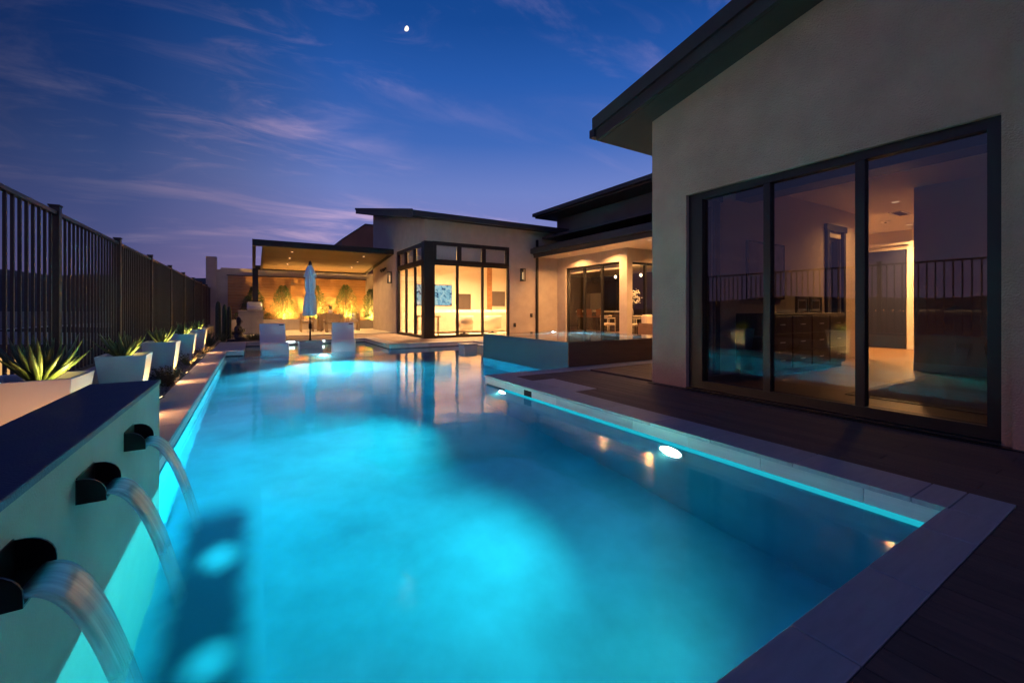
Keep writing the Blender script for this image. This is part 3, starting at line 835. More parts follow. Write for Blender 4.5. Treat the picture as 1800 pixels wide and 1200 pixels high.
# step block between spa and far coping, in the water
for x0, x1, y0, y1, z, lab in ((5.12, 5.55, 11.0, 11.45, .05, 'stepping block in the water left of the spa corner'), (5.66, 6.15, 10.9, 11.4, .0, 'stepping block in the water half hidden behind the spa')):
    st = thing('step_block', lab, 'step', ((x0 + x1) / 2, (y0 + y1) / 2, PZ))
    box('pedestal', x0 + .03, x1 - .002, y0 + .03, y1 - .03, PZ + .001, z - .05, M['tile'], st)
    box('tread', x0, x1, y0, y1, z - .05, z, M['coping'], st, bevel=.004)

# ================================================================== PLANTERS AND AGAVES
PW, PH = 0.44, 0.55
def make_planter():
    t = thing('white_planter', 'x', 'planter', (0, 0, 0), local=True)
    w1, w0, th = PW / 2, PW / 2 * 0.72, .022
    vs = []
    for (h, z) in ((w0, 0), (w1, PH), (w1 - th, PH), (w1 - th - .01, PH - .06)):
        vs += [(-h, -h, z), (h, -h, z), (h, h, z), (-h, h, z)]
    fs = [(3, 2, 1, 0)]
    for k in range(3):
        for i in range(4):
            fs.append((k * 4 + i, k * 4 + (i + 1) % 4, (k + 1) * 4 + (i + 1) % 4, (k + 1) * 4 + i))
    o = mesh('shell', vs, fs, M['white'], t)
    bv = o.modifiers.new('bevel', 'BEVEL'); bv.width = .004; bv.segments = 2; bv.limit_method = 'ANGLE'
    h = w1 - th - .006
    mesh('soil', [(-h, -h, PH - .045), (h, -h, PH - .045), (h, h, PH - .045), (-h, h, PH - .045)], [(0, 1, 2, 3)], M['soil'], t)
    return t
def leaf_mesh(L, w, curl, thick=.012, seg=9):
    """a pointed, channelled succulent leaf along +X, curving up"""
    vs, fs = [], []
    for i in range(seg + 1):
        s = i / seg
        ww = w * (0.55 + 1.2 * s - 0.2 * s * s) if s < .38 else w * (0.98) * (1 - ((s - .38) / .62) ** 1.7)
        ww = max(ww, .0015)
        x = L * s * (1 - .12 * curl * s); z = L * curl * (s ** 1.8) * .45
        th = thick * (1 - s) + .002
        ch = ww * .35
        vs += [(x, -ww, z + ch), (x, 0, z), (x, ww, z + ch), (x, ww * .55, z - th + ch * .3), (x, 0, z - th * 1.5), (x, -ww * .55, z - th + ch * .3)]
    for i in range(seg):
        for j in range(6):
            a, b = i * 6 + j, i * 6 + (j + 1) % 6
            fs.append((a, a + 6, b + 6, b))
    fs.append((0, 1, 2, 3, 4, 5)); e = seg * 6; fs.append((e + 5, e + 4, e + 3, e + 2, e + 1, e))
    me = bpy.data.meshes.new('leaf'); me.from_pydata(vs, [], fs); me.update()
    for p in me.polygons: p.use_smooth = True
    return me
def agave(name, loc, label, n=34, L=.30, w=.030, seed=1, group=None, m='agave', spread=1.0, cat='agave'):
    rd = random.Random(seed)
    t = thing(name, label, cat, loc, rz=rd.uniform(0, 6.28), group=group, local=True)
    lib = []
    for q in range(3):
        me = leaf_mesh(L * (.85 + .15 * q), w * (1.05 - .08 * q), .35 + .2 * q); me.materials.append(M[m]); lib.append(me)
    for i in range(n):
        f = i / n
        pitch = R(86 - 58 * f * spread + rd.uniform(-6, 6))
        yaw = i * 2.39996 + rd.uniform(-.2, .2)
        o = bpy.data.objects.new('leaf', lib[rd.randrange(3)]); COL.objects.link(o)
        o.parent = t
        o.rotation_euler = (rd.uniform(-.2, .2), -pitch, yaw)
        sc = .72 + .38 * f + rd.uniform(-.08, .08)
        o.scale = (sc, sc, sc)
        o.location = (.012 * math.cos(yaw), .012 * math.sin(yaw), .012)
    core = lathe('heart', [(.03, -.02), (.034, .03), (.014, .07), (.004, .09)], M[m], t, seg=8)
    return t
pl0 = make_planter()
PYS = [4.27, 6.55, 8.86, 11.35, 13.80]
PXC = -1.27
side = ['nearest the camera, behind the scupper wall', 'second from the camera', 'third from the camera', 'fourth from the camera', 'farthest from the camera']
for i, y in enumerate(PYS):
    p = pl0 if i == 0 else copy_tree(pl0)
    sc = 1.12 if i == 0 else 1.0
    p.location = (PXC - (.03 if i == 0 else 0), y, -0.028); p.scale = (sc, sc, sc * (.98 if i == 0 else 1)); p.rotation_euler = (0, 0, R([0, 1.5, -1, .8, 0][i]))
    tag(p, 'tapered white planter ' + side[i], 'planter', 'white tapered planters along the fence')
    agave('agave', (PXC - .01, y + .0, PH * (1.09 if i == 0 else 1) - .075), 'spiky agave in the white planter ' + side[i], seed=20 + i, group='agaves in the white planters', n=44 if i else 60, L=.29 if i else .32, w=.028)
    # warm spot in the planter and an uplight at its right foot
    v = thing('planter_spotlight', 'tiny warm spotlight in the soil of the white planter ' + side[i].split(',')[0], 'garden light', (PXC + .16, y - .08, PH - .07), group='spotlights in the planters')
    c = Vector((PXC + .165, y - .08, PH * (1.09 if i == 0 else 1) - .060))
    disc('lens', c + Vector((0, 0, .008)), (-.3, .2, .9), .010, M['bulb'], v, seg=10, depth=.004)
    ring('housing', c + Vector((0, 0, .006)), (-.3, .2, .9), .011, .018, M['black'], v, seg=10, depth=.03)
    lamp('glow', 'SPOT', c + Vector((0, 0, .02)), 7, (1, .74, .20), v, size=.012, target=(PXC - .05, y + .06, c.z + .25), spot=R(140), blend=.8)
    u = thing('planter_uplight', 'warm uplight at the foot of the white planter ' + side[i], 'garden light', (PXC + .335, y - .1, -.03), group='uplights beside the planters')
    zt = PH * (1.09 if i == 0 else 1) - .072
    c = Vector((PXC + .335, y - .10, 0.0))
    disc('lens', c + Vector((0, 0, .008)), (-.5, 0, .9), .020, M['bulb'], u, seg=10, depth=.004)
    ring('housing', c + Vector((0, 0, .006)), (-.5, 0, .9), .021, .030, M['black'], u, seg=10, depth=.05)
    lamp('glow', 'SPOT', c + Vector((-.01, 0, .03)), 22, (1, .60, .18), u, size=.015, target=(PXC + .06, y + .04, zt + .15), spot=R(110), blend=.8)
for i, y in enumerate((5.42, 7.72, 10.1, 12.55, 3.35)):
    lab = 'low warm path light in the bed between the %s and %s white planters' % (ORD[i], ORD[min(i + 1, 4)]) if i < 4 else 'low warm path light behind the scupper wall, before the nearest planter'
    t = thing('path_light', lab, 'garden light', (-1.0, y, -.03), group='path lights between the planters')
    c = Vector((-1.02 if i < 4 else -1.2, y, 0.03))
    tube('stake', [(c.x, c.y, -.06), (c.x, c.y, .02)], .009, M['black'], t, seg=8)
    ring('housing', c, (0, 0, 1), .022, .030, M['black'], t, seg=12, depth=.05)
    disc('lens', c - Vector((0, 0, .006)), (0, 0, 1), .022, M['bulb'], t, seg=12)
    lamp('glow', 'SPOT', c + Vector((0, 0, .01)), 90 if i < 4 else 16, (1, .46, .18), t, size=.02, target=(3, y - 1.2, 1.1) if i < 4 else (-1.3, y + .95, .22), spot=R(150) if i < 4 else R(110), blend=1.0)

# low plants in the bed
def tuft(name, loc, label, n, h, rad, m, seed, cat='plant', blade=.006, leafy=True, group=None):
    rd = random.Random(seed); bm = bmesh.new()
    for i in range(n):
        a = rd.uniform(0, 6.28); r = rad * math.sqrt(rd.random())
        lean = rd.uniform(.05, .55) * rad * 1.5
        hh = h * rd.uniform(.55, 1.1) * (1 - .35 * r / rad)
        p0 = Vector((.4 * r * math.cos(a), .4 * r * math.sin(a), 0)); p2 = Vector((r * math.cos(a) + lean * math.cos(a), r * math.sin(a) + lean * math.sin(a), hh)); p1 = (p0 + p2) * .5 + Vector((0, 0, hh * .14))
        tube_bm(bm, [p0, p1, p2], [blade * .5, blade * .4, blade * .15], seg=3)
        if leafy:
            for k in range(rd.randrange(14, 24)):
                s = rd.uniform(.15, 1); c = p0.lerp(p1, s * 2) if s < .5 else p1.lerp(p2, s * 2 - 1)
                d = Vector((rd.uniform(-1, 1), rd.uniform(-1, 1), rd.uniform(-.2, .9))).normalized(); sd = d.orthogonal().normalized(); L = rd.uniform(.016, .034)
                v = [bm.verts.new(c), bm.verts.new(c + d * L * .5 + sd * L * .22), bm.verts.new(c + d * L), bm.verts.new(c + d * L * .5 - sd * L * .22)]
                bm.faces.new(v)
    t = thing(name, label, cat, loc, group=group, local=True)
    bm_obj('foliage', bm, M[m], t)
    return t
for i, (x, y, h, r, n) in enumerate(((-1.02, 5.15, .30, .17, 46), (-1.16, 5.75, .26, .16, 36), (-1.02, 7.55, .34, .18, 46), (-1.1, 8.1, .25, .15, 30), (-1.05, 10.2, .30, .18, 36), (-1.04, 12.7, .25, .18, 30))):
    d = ['wide sprawling', 'thin', 'tall loose', 'small', 'grey green', 'low'][i]
    tuft('low_shrub', (x, y, -.03), '%s dry leafed low shrub beside the %s white planter' % (d, ORD[min(4, (i + 2) // 2 + (0 if i < 2 else 0))]), n, h, r, 'leaf_dry', 50 + i, 'shrub', group='low shrubs in the bed')
for i, (x, y, L, n, lab) in enumerate(((-1.06, 14.9, .48, 34, 'narrow leafed yucca right behind the last white planter'), (-1.25, 16.0, .45, 30, 'narrow leafed yucca under the tall cacti'), (-0.85, 17.0, .30, 26, 'small yucca on the gravel beside the seated statue'))):
    agave('yucca', (x, y, -.03), lab, n=n, L=L, w=.014, seed=70 + i, m='agave_old', cat='yucca', group='yuccas in the bed')
def cactus(loc, h, r, lab):
    t = thing('cactus', lab, 'cactus', loc, group='column cacti by the fence', local=True)
    prof = [(r * .8, -.05), (r, .1), (r * 1.02, h * .5), (r * .95, h * .85), (r * .7, h * .96), (r * .15, h)]
    lathe('column', prof, M['cactus'], t, seg=32, wav=lambda a, z: .10 * math.cos(a * 8))
cactus((-1.02, 17.6, -.03), 1.35, .075, 'tallest column cactus near the far end of the fence')
cactus((-0.86, 18.0, -.03), 1.25, .065, 'slim column cactus right of the tallest one')
cactus((-0.72, 17.9, -.03), 1.18, .06, 'shortest column cactus closest to the grill counter')
tuft('ornamental_grass', (-0.02, 17.0, -.01), 'clump of golden ornamental grass in front of the grill counter', 140, .26, .26, 'leaf_dry', 91, 'grass', leafy=True)
bl = thing('bed_spotlight', 'small warm spotlight in the golden grass by the statue', 'garden light', (-.25, 16.75, 0))
disc('lens', (-.25, 16.7, .06), (0.3, -.2, .9), .025, M['bulb'], bl, seg=10)
tube('stake', [(-.25, 16.7, -.05), (-.25, 16.7, .05)], .01, M['black'], bl)
lamp('glow', 'SPOT', (-.24, 16.69, .08), 10, (1, .68, .2), bl, size=.02, target=(-.2, 17.2, .35), spot=R(140), blend=.9)
# low raised strip of soil that the statue and grass sit on
tag(box('gravel_pad', -0.915, -0.525, 16.2, 18.28, -.099, -.02, M['soil']), kind='structure')
tag(box('soil_strip', -0.52, .95, 16.2, 18.1, -.02, .01, M['soil']), kind='structure')
# seated statue, hands raised in front of the chest
def statue(loc, rz, s):
    t = thing('seated_statue', 'dark stone statue of a seated figure with raised hands by the pool', 'statue', loc, rz, local=True)
    me = bpy.data.meshes.new('figure'); o = bpy.data.objects.new('figure', me); COL.objects.link(o)
    J = [((0, 0, .10), .17), ((0, 0, .30), .135), ((0, .01, .48), .16), ((0, .0, .60), .09), ((0, -.01, .68), .065),   # 0..4 pelvis..neck
         ((0, -.03, .80), .115), ((0, -.02, .92), .085), ((0, .01, 1.0), .05),   # head, crown, topknot
         ((.18, .01, .56), .065), ((.24, -.03, .36), .055), ((.10, -.20, .38), .045), ((.03, -.21, .50), .03),   # right arm
         ((-.18, .01, .56), .065), ((-.24, -.03, .36), .055), ((-.10, -.20, .38), .045), ((-.03, -.21, .50), .03),
         ((.30, -.10, .09), .10), ((.16, -.30, .08), .08), ((-.10, -.32, .07), .06),
         ((-.30, -.10, .09), .10), ((-.16, -.30, .08), .08), ((.10, -.32, .08), .06)]
    E = [(0, 1), (1, 2), (2, 3), (3, 4), (4, 5), (5, 6), (6, 7), (2, 8), (8, 9), (9, 10), (10, 11), (2, 12), (12, 13), (13, 14), (14, 15), (0, 16), (16, 17), (17, 18), (0, 19), (19, 20), (20, 21)]
    me.from_pydata([tuple(c * s for c in p) for p, r in J], E, [])
    me.materials.append(M['stone_dark'])
    sk = o.modifiers.new('skin', 'SKIN')
    for v, (p, r) in zip(me.skin_vertices[0].data, J): v.radius = (r * s, r * s)
    me.skin_vertices[0].data[0].use_root = True
    sk.use_smooth_shade = True
    ss = o.modifiers.new('smooth', 'SUBSURF'); ss.levels = 2; ss.render_levels = 2
    adopt(o, t)
    bm = bmesh.new()
    for sx in (-1, 1):   # ears
        tube_bm(bm, [(sx * .105 * s, -.02 * s, .86 * s), (sx * .122 * s, -.02 * s, .80 * s), (sx * .11 * s, -.02 * s, .70 * s)], [.018 * s, .022 * s, .016 * s], 6)
    tube_bm(bm, [(0, -.125 * s, .84 * s), (0, -.160 * s, .785 * s), (0, -.135 * s, .77 * s)], [.012 * s, .02 * s, .014 * s], 6)
    tube_bm(bm, [(-.035 * s, -.130 * s, .735 * s), (0, -.140 * s, .735 * s), (.035 * s, -.130 * s, .735 * s)], .010 * s, 6)
    for sx in (-1, 1): tube_bm(bm, [(sx * .025 * s, -.128 * s, .825 * s), (sx * .05 * s, -.128 * s, .83 * s), (sx * .075 * s, -.112 * s, .825 * s)], .010 * s, 6)
    bm_obj('face', bm, M['stone_dark'], t, True)
    lathe('base', [(.40 * s, -.02), (.42 * s, .02 * s), (.38 * s, .06 * s)], M['stone_dark'], t, seg=24)
statue((-0.42, 16.75, .01), R(70), .78)

# ================================================================== HOUSE
def window_y(parent, X, y0, y1, z0, z1, cuts, fw, mw, glass, d=0.10, name='window', bot=None, mat_='frame'):
    """window in a wall of constant X; cuts = mullion centres"""
    b = bot if bot is not None else fw
    f = boxes(name, [(X, X + d, y0, y0 + fw, z0, z1), (X, X + d, y1 - fw, y1, z0, z1), (X, X + d, y0 + fw, y1 - fw, z1 - fw, z1), (X, X + d, y0 + fw, y1 - fw, z0, z0 + b)], M[mat_], parent)
    ed = [y0 + fw] + sorted(cuts) + [y1 - fw]
    for c in cuts: box('mullion', X + .008, X + d - .008, c - mw / 2, c + mw / 2, z0 + b, z1 - fw, M[mat_], f)
    for i in range(len(ed) - 1):
        a = ed[i] + (mw / 2 if i else 0); e = ed[i + 1] - (mw / 2 if i < len(ed) - 2 else 0)
        box('pane', X + d * .5 - .004, X + d * .5 + .004, a - .004, e + .004, z0 + b - .004, z1 - fw + .004, M[glass], f)
    return f
def window_x(parent, Y, x0, x1, z0, z1, cuts, fw, mw, glass, d=0.10, name='window', bot=None, mat_='frame'):
    b = bot if bot is not None else fw
    f = boxes(name, [(x0, x0 + fw, Y, Y + d, z0, z1), (x1 - fw, x1, Y, Y + d, z0, z1), (x0 + fw, x1 - fw, Y, Y + d, z1 - fw, z1), (x0 + fw, x1 - fw, Y, Y + d, z0, z0 + b)], M[mat_], parent)
    ed = [x0 + fw] + sorted(cuts) + [x1 - fw]
    for c in cuts: box('mullion', c - mw / 2, c + mw / 2, Y + .008, Y + d - .008, z0 + b, z1 - fw, M[mat_], f)
    for i in range(len(ed) - 1):
        a = ed[i] + (mw / 2 if i else 0); e = ed[i + 1] - (mw / 2 if i < len(ed) - 2 else 0)
        box('pane', a - .004, e + .004, Y + d * .5 - .004, Y + d * .5 + .004, z0 + b - .004, z1 - fw + .004, M[glass], f)
    return f

# ---- bedroom wing (right foreground)
BX = 4.91
bed = thing('bedroom_wing', 'taupe stucco house wing with huge dark framed window on the right', 'house', (7, 0, -.1))
RS = 0.195
def rz_(y): return 3.62 + RS * (4.85 - y)
def ywall(x0, x1, pts, m, parent, name='wall'):
    return extrude_profile(name, pts, 'x', x0, x1, m, parent)
ywall(BX, BX + .22, [(3.6, -.09), (4.16, -.09), (4.16, rz_(4.16) - .012), (3.6, rz_(3.6) - .012)], M['stucco_taupe'], bed)
ywall(BX, BX + .22, [(.82, 2.56), (3.6, 2.56), (3.6, rz_(3.6) - .012), (.82, rz_(.82) - .012)], M['stucco_taupe'], bed)
ywall(BX, BX + .22, [(-7, -.09), (.82, -.09), (.82, rz_(.82) - .012), (-7, rz_(-7) - .012)], M['stucco_taupe'], bed)
ywall(BX - .055, BX, [(-7, -.09), (.755, -.09), (.755, rz_(.755) - .014), (-7, rz_(-7) - .014)], M['stucco_taupe'], bed, 'pier')
box('sill', BX - .012, BX + .22, .82, 3.6, -.09, 0.018, M['frame'], bed)
box('drain_channel', BX - .10, BX - .013, -3, 4.16, -.03, .004, M['black'], bed)
window_y(bed, BX + .06, .82, 3.6, .018, 2.56, [2.60, 1.735], .085, .075, 'glass_coated', d=.11, bot=.10)
box('window_stile', BX + .05, BX + .18, 3.40, 3.515, .118, 2.475, M['frame'], bed)
# end wall facing the porch
def endwall(x0, x1, z0, z1): return box('end_wall', x0, x1, 3.97, 4.155, z0, z1, M['stucco'], bed)
endwall(BX + .22, 5.30, -.09, 3.75); endwall(6.02, 9.80, -.09, 3.75); endwall(10.42, 11.3, -.09, 3.75); endwall(5.30, 6.02, 2.62, 3.75); endwall(5.30, 6.02, -.09, .1); endwall(9.8, 10.42, 2.50, 3.75); endwall(9.8, 10.42, -.09, .25)
window_x(bed, 4.0, 5.30, 6.02, .1, 2.62, [], .07, .05, 'glass')
window_x(bed, 4.0, 9.80, 10.42, .25, 2.50, [], .05, .05, 'glass')
# roof
prof = [(4.85, rz_(4.85)), (-7, rz_(-7)), (-7, rz_(-7) + .33), (4.85, rz_(4.85) + .33)]
rf = extrude_profile('roof', prof, 'x', 4.47, 12, M['fascia'], bed)
pr2 = [(4.90, rz_(4.85) + .155), (-7, rz_(-7) + .165), (-7, rz_(-7) + .35), (4.90, rz_(4.85) + .345)]
extrude_profile('upper_fascia', pr2, 'x', 4.43, 4.472, M['fascia'], rf)
extrude_profile('eave_gutter', [(4.852, rz_(4.85) + .05), (4.95, rz_(4.85) + .05), (4.95, rz_(4.85) + .17), (4.852, rz_(4.85) + .17)], 'x', 4.42, 12, M['roof'], rf)
extrude_profile('soffit', [(4.82, rz_(4.82) - .012), (-7, rz_(-7) - .012), (-7, rz_(-7) - .002), (4.82, rz_(4.82) - .002)], 'x', 4.52, 12, M['soffit'], rf)
# rooms inside
box('floor_boards', BX + .2, 14.6, -5, 3.97, -.09, .014, M['int_floor'], bed)
box('hall_floor', 11.3, 14.6, 3.97, 7, -.09, .013, M['int_floor'], bed)
box('ceiling', BX + .22, 14.6, -5, 3.97, 3.10, 3.16, M['int_ceiling'], bed)
box('hall_ceiling', 11.3, 14.6, 3.971, 7.0, 3.10, 3.16, M['int_ceiling'], bed)
box('hall_outer_wall', 11.2, 11.3, 4.16, 7.0, -.09, 3.75, M['stucco'], bed)
box('inner_wall', BX + .22, 5.30, 3.95, 3.97, .014, 3.10, M['int_wall'], bed)
boxes('inner_wall', [(6.02, 9.8, 3.95, 3.97, .014, 3.1), (10.42, 11.3, 3.95, 3.97, .014, 3.1), (5.3, 6.02, 3.95, 3.97, 2.62, 3.1), (9.8, 10.42, 3.95, 3.97, 2.5, 3.1), (9.8, 10.42, 3.95, 3.97, .014, .25), (5.3, 6.02, 3.95, 3.97, .014, .1)], M['int_wall'], bed)
box('partition_wall', 9.55, 9.70, -5, 2.58, .014, 3.10, M['int_wall'], bed)
box('skirting', 9.53, 9.55, -5, 2.58, .014, .15, M['white_trim'], bed)
box('back_wall', BX + .22, 9.55, -5.1, -5.0, .014, 3.1, M['int_dark'], bed)
box('hall_end_wall', 14.5, 14.6, -5, 7.0, .014, 3.1, M['int_wall'], bed)
box('hall_side_wall', 11.3, 14.5, 6.9, 7.0, .014, 3.1, M['int_wall'], bed)
box('door_casing', 14.40, 14.5, 3.55, 4.02, .014, 2.72, M['white_trim'], bed)
box('door_leaf', 14.43, 14.5, 4.06, 4.95, .014, 2.6, M['int_blue'], bed)
box('door_leaf', 14.43, 14.5, 2.6, 3.5, .014, 2.6, M['int_blue'], bed)
box('door_head', 14.40, 14.5, 2.5, 5.0, 2.725, 2.80, M['white_trim'], bed)
boxes('window_casing', [(9.70, 9.80, 3.90, 3.95, .2, 2.62), (10.42, 10.52, 3.90, 3.95, .2, 2.62), (9.66, 10.56, 3.89, 3.95, 2.62, 2.74)], M['int_blue'], bed)
boxes('window_casing', [(5.20, 5.30, 3.90, 3.95, .05, 2.70), (6.02, 6.14, 3.90, 3.95, .05, 2.70), (5.14, 6.2, 3.89, 3.95, 2.70, 2.84)], M['int_blue'], bed)
box('ceiling_beam', 6.55, 6.95, -5, 3.9, 2.78, 3.10, M['int_blue'], bed)
# lights inside: one in the hall, one beside the slim window
def downlight(loc, power, label, r=.055, col=E_WARM, spread=R(150), group='recessed ceiling lights', z_trim=None):
    t = thing('ceiling_light', label, 'ceiling light', loc, group=group)
    c = Vector(loc)
    ring('trim', c - Vector((0, 0, .008)), (0, 0, -1), r, r + .018, M['white_trim'], t, seg=14, depth=.007)
    disc('lens', c - Vector((0, 0, .006)), (0, 0, -1), r, M['bulb_dim'], t, seg=14, depth=.005)
    lamp('glow', 'AREA', c - Vector((0, 0, .03)), power, col, t, size=2 * r, target=c - Vector((0, 0, 1)), spread=spread)
    return t
downlight((13.6, 3.75, 3.10), 190, 'recessed ceiling light in the hallway seen through the big window')
downlight((11.9, 4.4, 3.10), 170, 'recessed ceiling light by the hallway corner of the bedroom')
downlight((10.5, 3.1, 3.10), 34, 'dimmed recessed ceiling light near the slim bedroom window')
# dresser with two picture frames
dr = thing('dresser', 'long dark wooden dresser against the bedroom wall', 'dresser', (7.9, 3.7, .014))
box('carcass', 6.6, 9.2, 3.42, 3.93, .10, .98, M['walnut'], dr, bevel=.008)
box('plinth', 6.66, 9.14, 3.46, 3.90, .014, .10, M['black'], dr)
for i in range(4):
    for j in range(3):
        x0 = 6.64 + i * .635; z0 = .13 + j * .275
        dd = box('drawer', x0 + .01, x0 + .615, 3.40, 3.42, z0, z0 + .26, M['walnut'], dr, bevel=.004)
        box('handle', x0 + .25, x0 + .38, 3.385, 3.40, z0 + .12, z0 + .135, M['steel'], dd)
for x0, w in ((8.05, 'left'), (8.55, 'right')):
    t = thing('picture_frame', w + ' one of two small framed pictures on the dresser', 'picture frame', (x0 + .2, 3.72, .98), group='small frames on the dresser')
    boxes('frame', [(x0, x0 + .04, 3.70, 3.73, .981, 1.27), (x0 + .40, x0 + .44, 3.70, 3.73, .981, 1.27), (x0 + .04, x0 + .40, 3.70, 3.73, 1.23, 1.27), (x0 + .04, x0 + .40, 3.70, 3.73, .981, 1.02)], M['black'], t)
    box('mat_board', x0 + .04, x0 + .40, 3.715, 3.725, 1.02, 1.23, M['white_trim'], t)
    box('picture', x0 + .10, x0 + .34, 3.708, 3.7148, 1.06, 1.19, M['int_dark'], t)
wp_ = thing('wall_art', 'large dusky framed painting hanging above the dresser', 'painting', (7.4, 3.94, 1.4))
box('canvas', 6.95, 8.05, 3.915, 3.949, 1.25, 2.15, M['art'], wp_)
boxes('frame', [(6.92, 6.95, 3.91, 3.949, 1.22, 2.18), (8.05, 8.08, 3.91, 3.949, 1.22, 2.18), (6.95, 8.05, 3.91, 3.949, 2.15, 2.18), (6.95, 8.05, 3.91, 3.949, 1.22, 1.25)], M['black'], wp_)
rug = thing('rug', 'flat woven rug on the bedroom floor', 'rug', (7.3, 1.2, .015))
box('pile', 6.2, 8.9, -.6, 2.2, .015, .026, M['rug'], rug)
boxes('border', [(6.12, 6.2, -.6, 2.2, .015, .024), (8.9, 8.98, -.6, 2.2, .015, .024), (6.12, 8.98, 2.2, 2.28, .015, .024)], M['walnut'], rug)
ch = thing('lounge_chair', 'dark rounded lounge chair at the right edge of the bedroom', 'armchair', (8.3, 1.15, .02))
lathe('seat', [(.30, .12), (.42, .2), (.45, .36), (.40, .44), (.1, .45)], M['leather'], ch, seg=24, c=(8.4, 1.05))
def chair_back():
    vs, fs = [], []
    n = 16
    for i in range(n + 1):
        a = R(-60) + R(210) * i / n
        for (rr, zz) in ((.46, .30), (.50, .55), (.46, .78), (.38, .80), (.36, .40)):
            vs.append((8.4 + rr * math.cos(a), 1.05 - rr * math.sin(a) * -1, zz * (1 - .12 * abs(i / n - .5))))
    for i in range(n):
        for k in range(5):
            fs.append((i * 5 + k, (i + 1) * 5 + k, (i + 1) * 5 + (k + 1) % 5, i * 5 + (k + 1) % 5))
    fs += [(0, 1, 2, 3, 4), tuple(n * 5 + k for k in (4, 3, 2, 1, 0))]
    return mesh('backrest', vs, fs, M['leather'], ch, True)
chair_back()
for a in range(4): tube('leg', [(8.4 + .3 * math.cos(a * 1.57 + .7), 1.05 + .3 * math.sin(a * 1.57 + .7), .027), (8.4 + .22 * math.cos(a * 1.57 + .7), 1.05 + .22 * math.sin(a * 1.57 + .7), .15)], .016, M['black'], ch)
for (x, y, lab) in ((12.6, 3.9, 'round smoke detector on the hallway ceiling'),):
    t = thing('smoke_detector', lab, 'smoke detector', (x, y, 3.1)); lathe('body', [(.08, 3.065), (.09, 3.08), (.09, 3.0995)], M['white_trim'], t, c=(x, y)); lathe('sensor', [(.02, 3.055), (.03, 3.065)], M['black'], t, c=(x, y), seg=10)
vent = thing('ceiling_vent', 'slatted air vent in the hallway ceiling', 'vent', (11.8, 3.4, 3.09))
boxes('frame', [(11.5, 12.1, 3.3, 3.32, 3.08, 3.0995), (11.5, 12.1, 3.5, 3.52, 3.08, 3.0995), (11.5, 11.52, 3.32, 3.5, 3.08, 3.0995), (12.08, 12.1, 3.32, 3.5, 3.08, 3.0995)], M['white_trim'], vent)
for i in range(7): box('slat', 11.52, 12.08, 3.325 + i * .025, 3.335 + i * .025, 3.082, 3.0995, M['int_dark'], vent)

# ---- living wing (far centre, corner window)
HX, HY = 5.19, 14.46
liv = thing('living_wing', 'warm lit stucco house wing with dark framed corner window', 'house', (8, 18, -.1))
LS = 0.205
def lz(y): return 4.24 + LS * (y - HY)
ywall(HX, HX + .22, [(17.95, -.09), (22.0, -.09), (22.0, lz(22)), (17.95, lz(17.95))], M['stucco'], liv)
ywall(HX, HX + .22, [(HY, 3.47), (17.95, 3.47), (17.95, lz(17.95)), (HY, lz(HY))], M['stucco'], liv)
box('wall', HX + .22, 8.72, HY, HY + .22, 3.50, lz(HY), M['stucco'], liv)
box('wall', 8.72, 11.1, HY, HY + .22, -.09, lz(HY), M['stucco'], liv)
box('wall', 5.41, 6.4, 21.8, 22.0, -.09, lz(21.8), M['stucco'], liv)
box('wall', 6.2, 6.4, 22.0, 24.0, -.09, lz(22) - .2, M['stucco'], liv)
prof = [(HY - .42, lz(HY - .42) + .002), (23.4, lz(23.4) + .002), (23.4, lz(23.4) + .27), (HY - .42, lz(HY - .42) + .27)]
rf2 = extrude_profile('roof', prof, 'x', 4.62, 11.4, M['fascia'], liv)
extrude_profile('gutter', [(HY - .54, lz(HY - .42) + .06), (HY - .422, lz(HY - .42) + .06), (HY - .422, lz(HY - .42) + .22), (HY - .54, lz(HY - .42) + .22)], 'x', 4.60, 11.2, M['roof'], rf2)
extrude_profile('rake_cap', [(HY - .46, lz(HY - .46) + .20), (23.4, lz(23.4) + .20), (23.4, lz(23.4) + .30), (HY - .46, lz(HY - .46) + .30)], 'x', 4.58, 4.618, M['fascia'], rf2)
# corner window: tall lower panes, transom row above
box('corner_post', HX - .012, HX + .34, HY - .012, HY + .30, -.088, 3.48, M['frame'], liv, bevel=.006)
window_x(liv, HY + .05, 5.53, 8.72, -.01, 2.72, [6.50, 7.55], .07, .085, 'glass', bot=.10)
window_x(liv, HY + .04, 5.53, 8.72, 2.722, 3.50, [6.57, 7.60], .13, .16, 'glass', name='transom_window')
window_y(liv, HX + .05, 14.76, 17.95, -.01, 2.72, [15.75, 16.85], .07, .085, 'glass', bot=.10)
window_y(liv, HX + .04, 14.76, 17.95, 2.722, 3.47, [15.80, 16.88], .13, .16, 'glass', name='transom_window')
for a, b in ((5.66, 6.49), (6.65, 7.52), (7.68, 8.59)): box('transom_shade', a, b, HY + .16, HY + .175, 2.84, 3.38, M['white_trim'], liv)
for a, b in ((14.89, 15.72), (15.88, 16.80), (16.96, 17.82)): box('transom_shade', HX + .16, HX + .175, a, b, 2.84, 3.35, M['white_trim'], liv)
box('threshold', 5.53, 8.72, HY - .02, HY + .16, -.088, -.011, M['frame'], liv)
box('downspout', 9.98, 10.06, HY - .09, HY - .003, -.06, 3.9, M['frame'], liv)
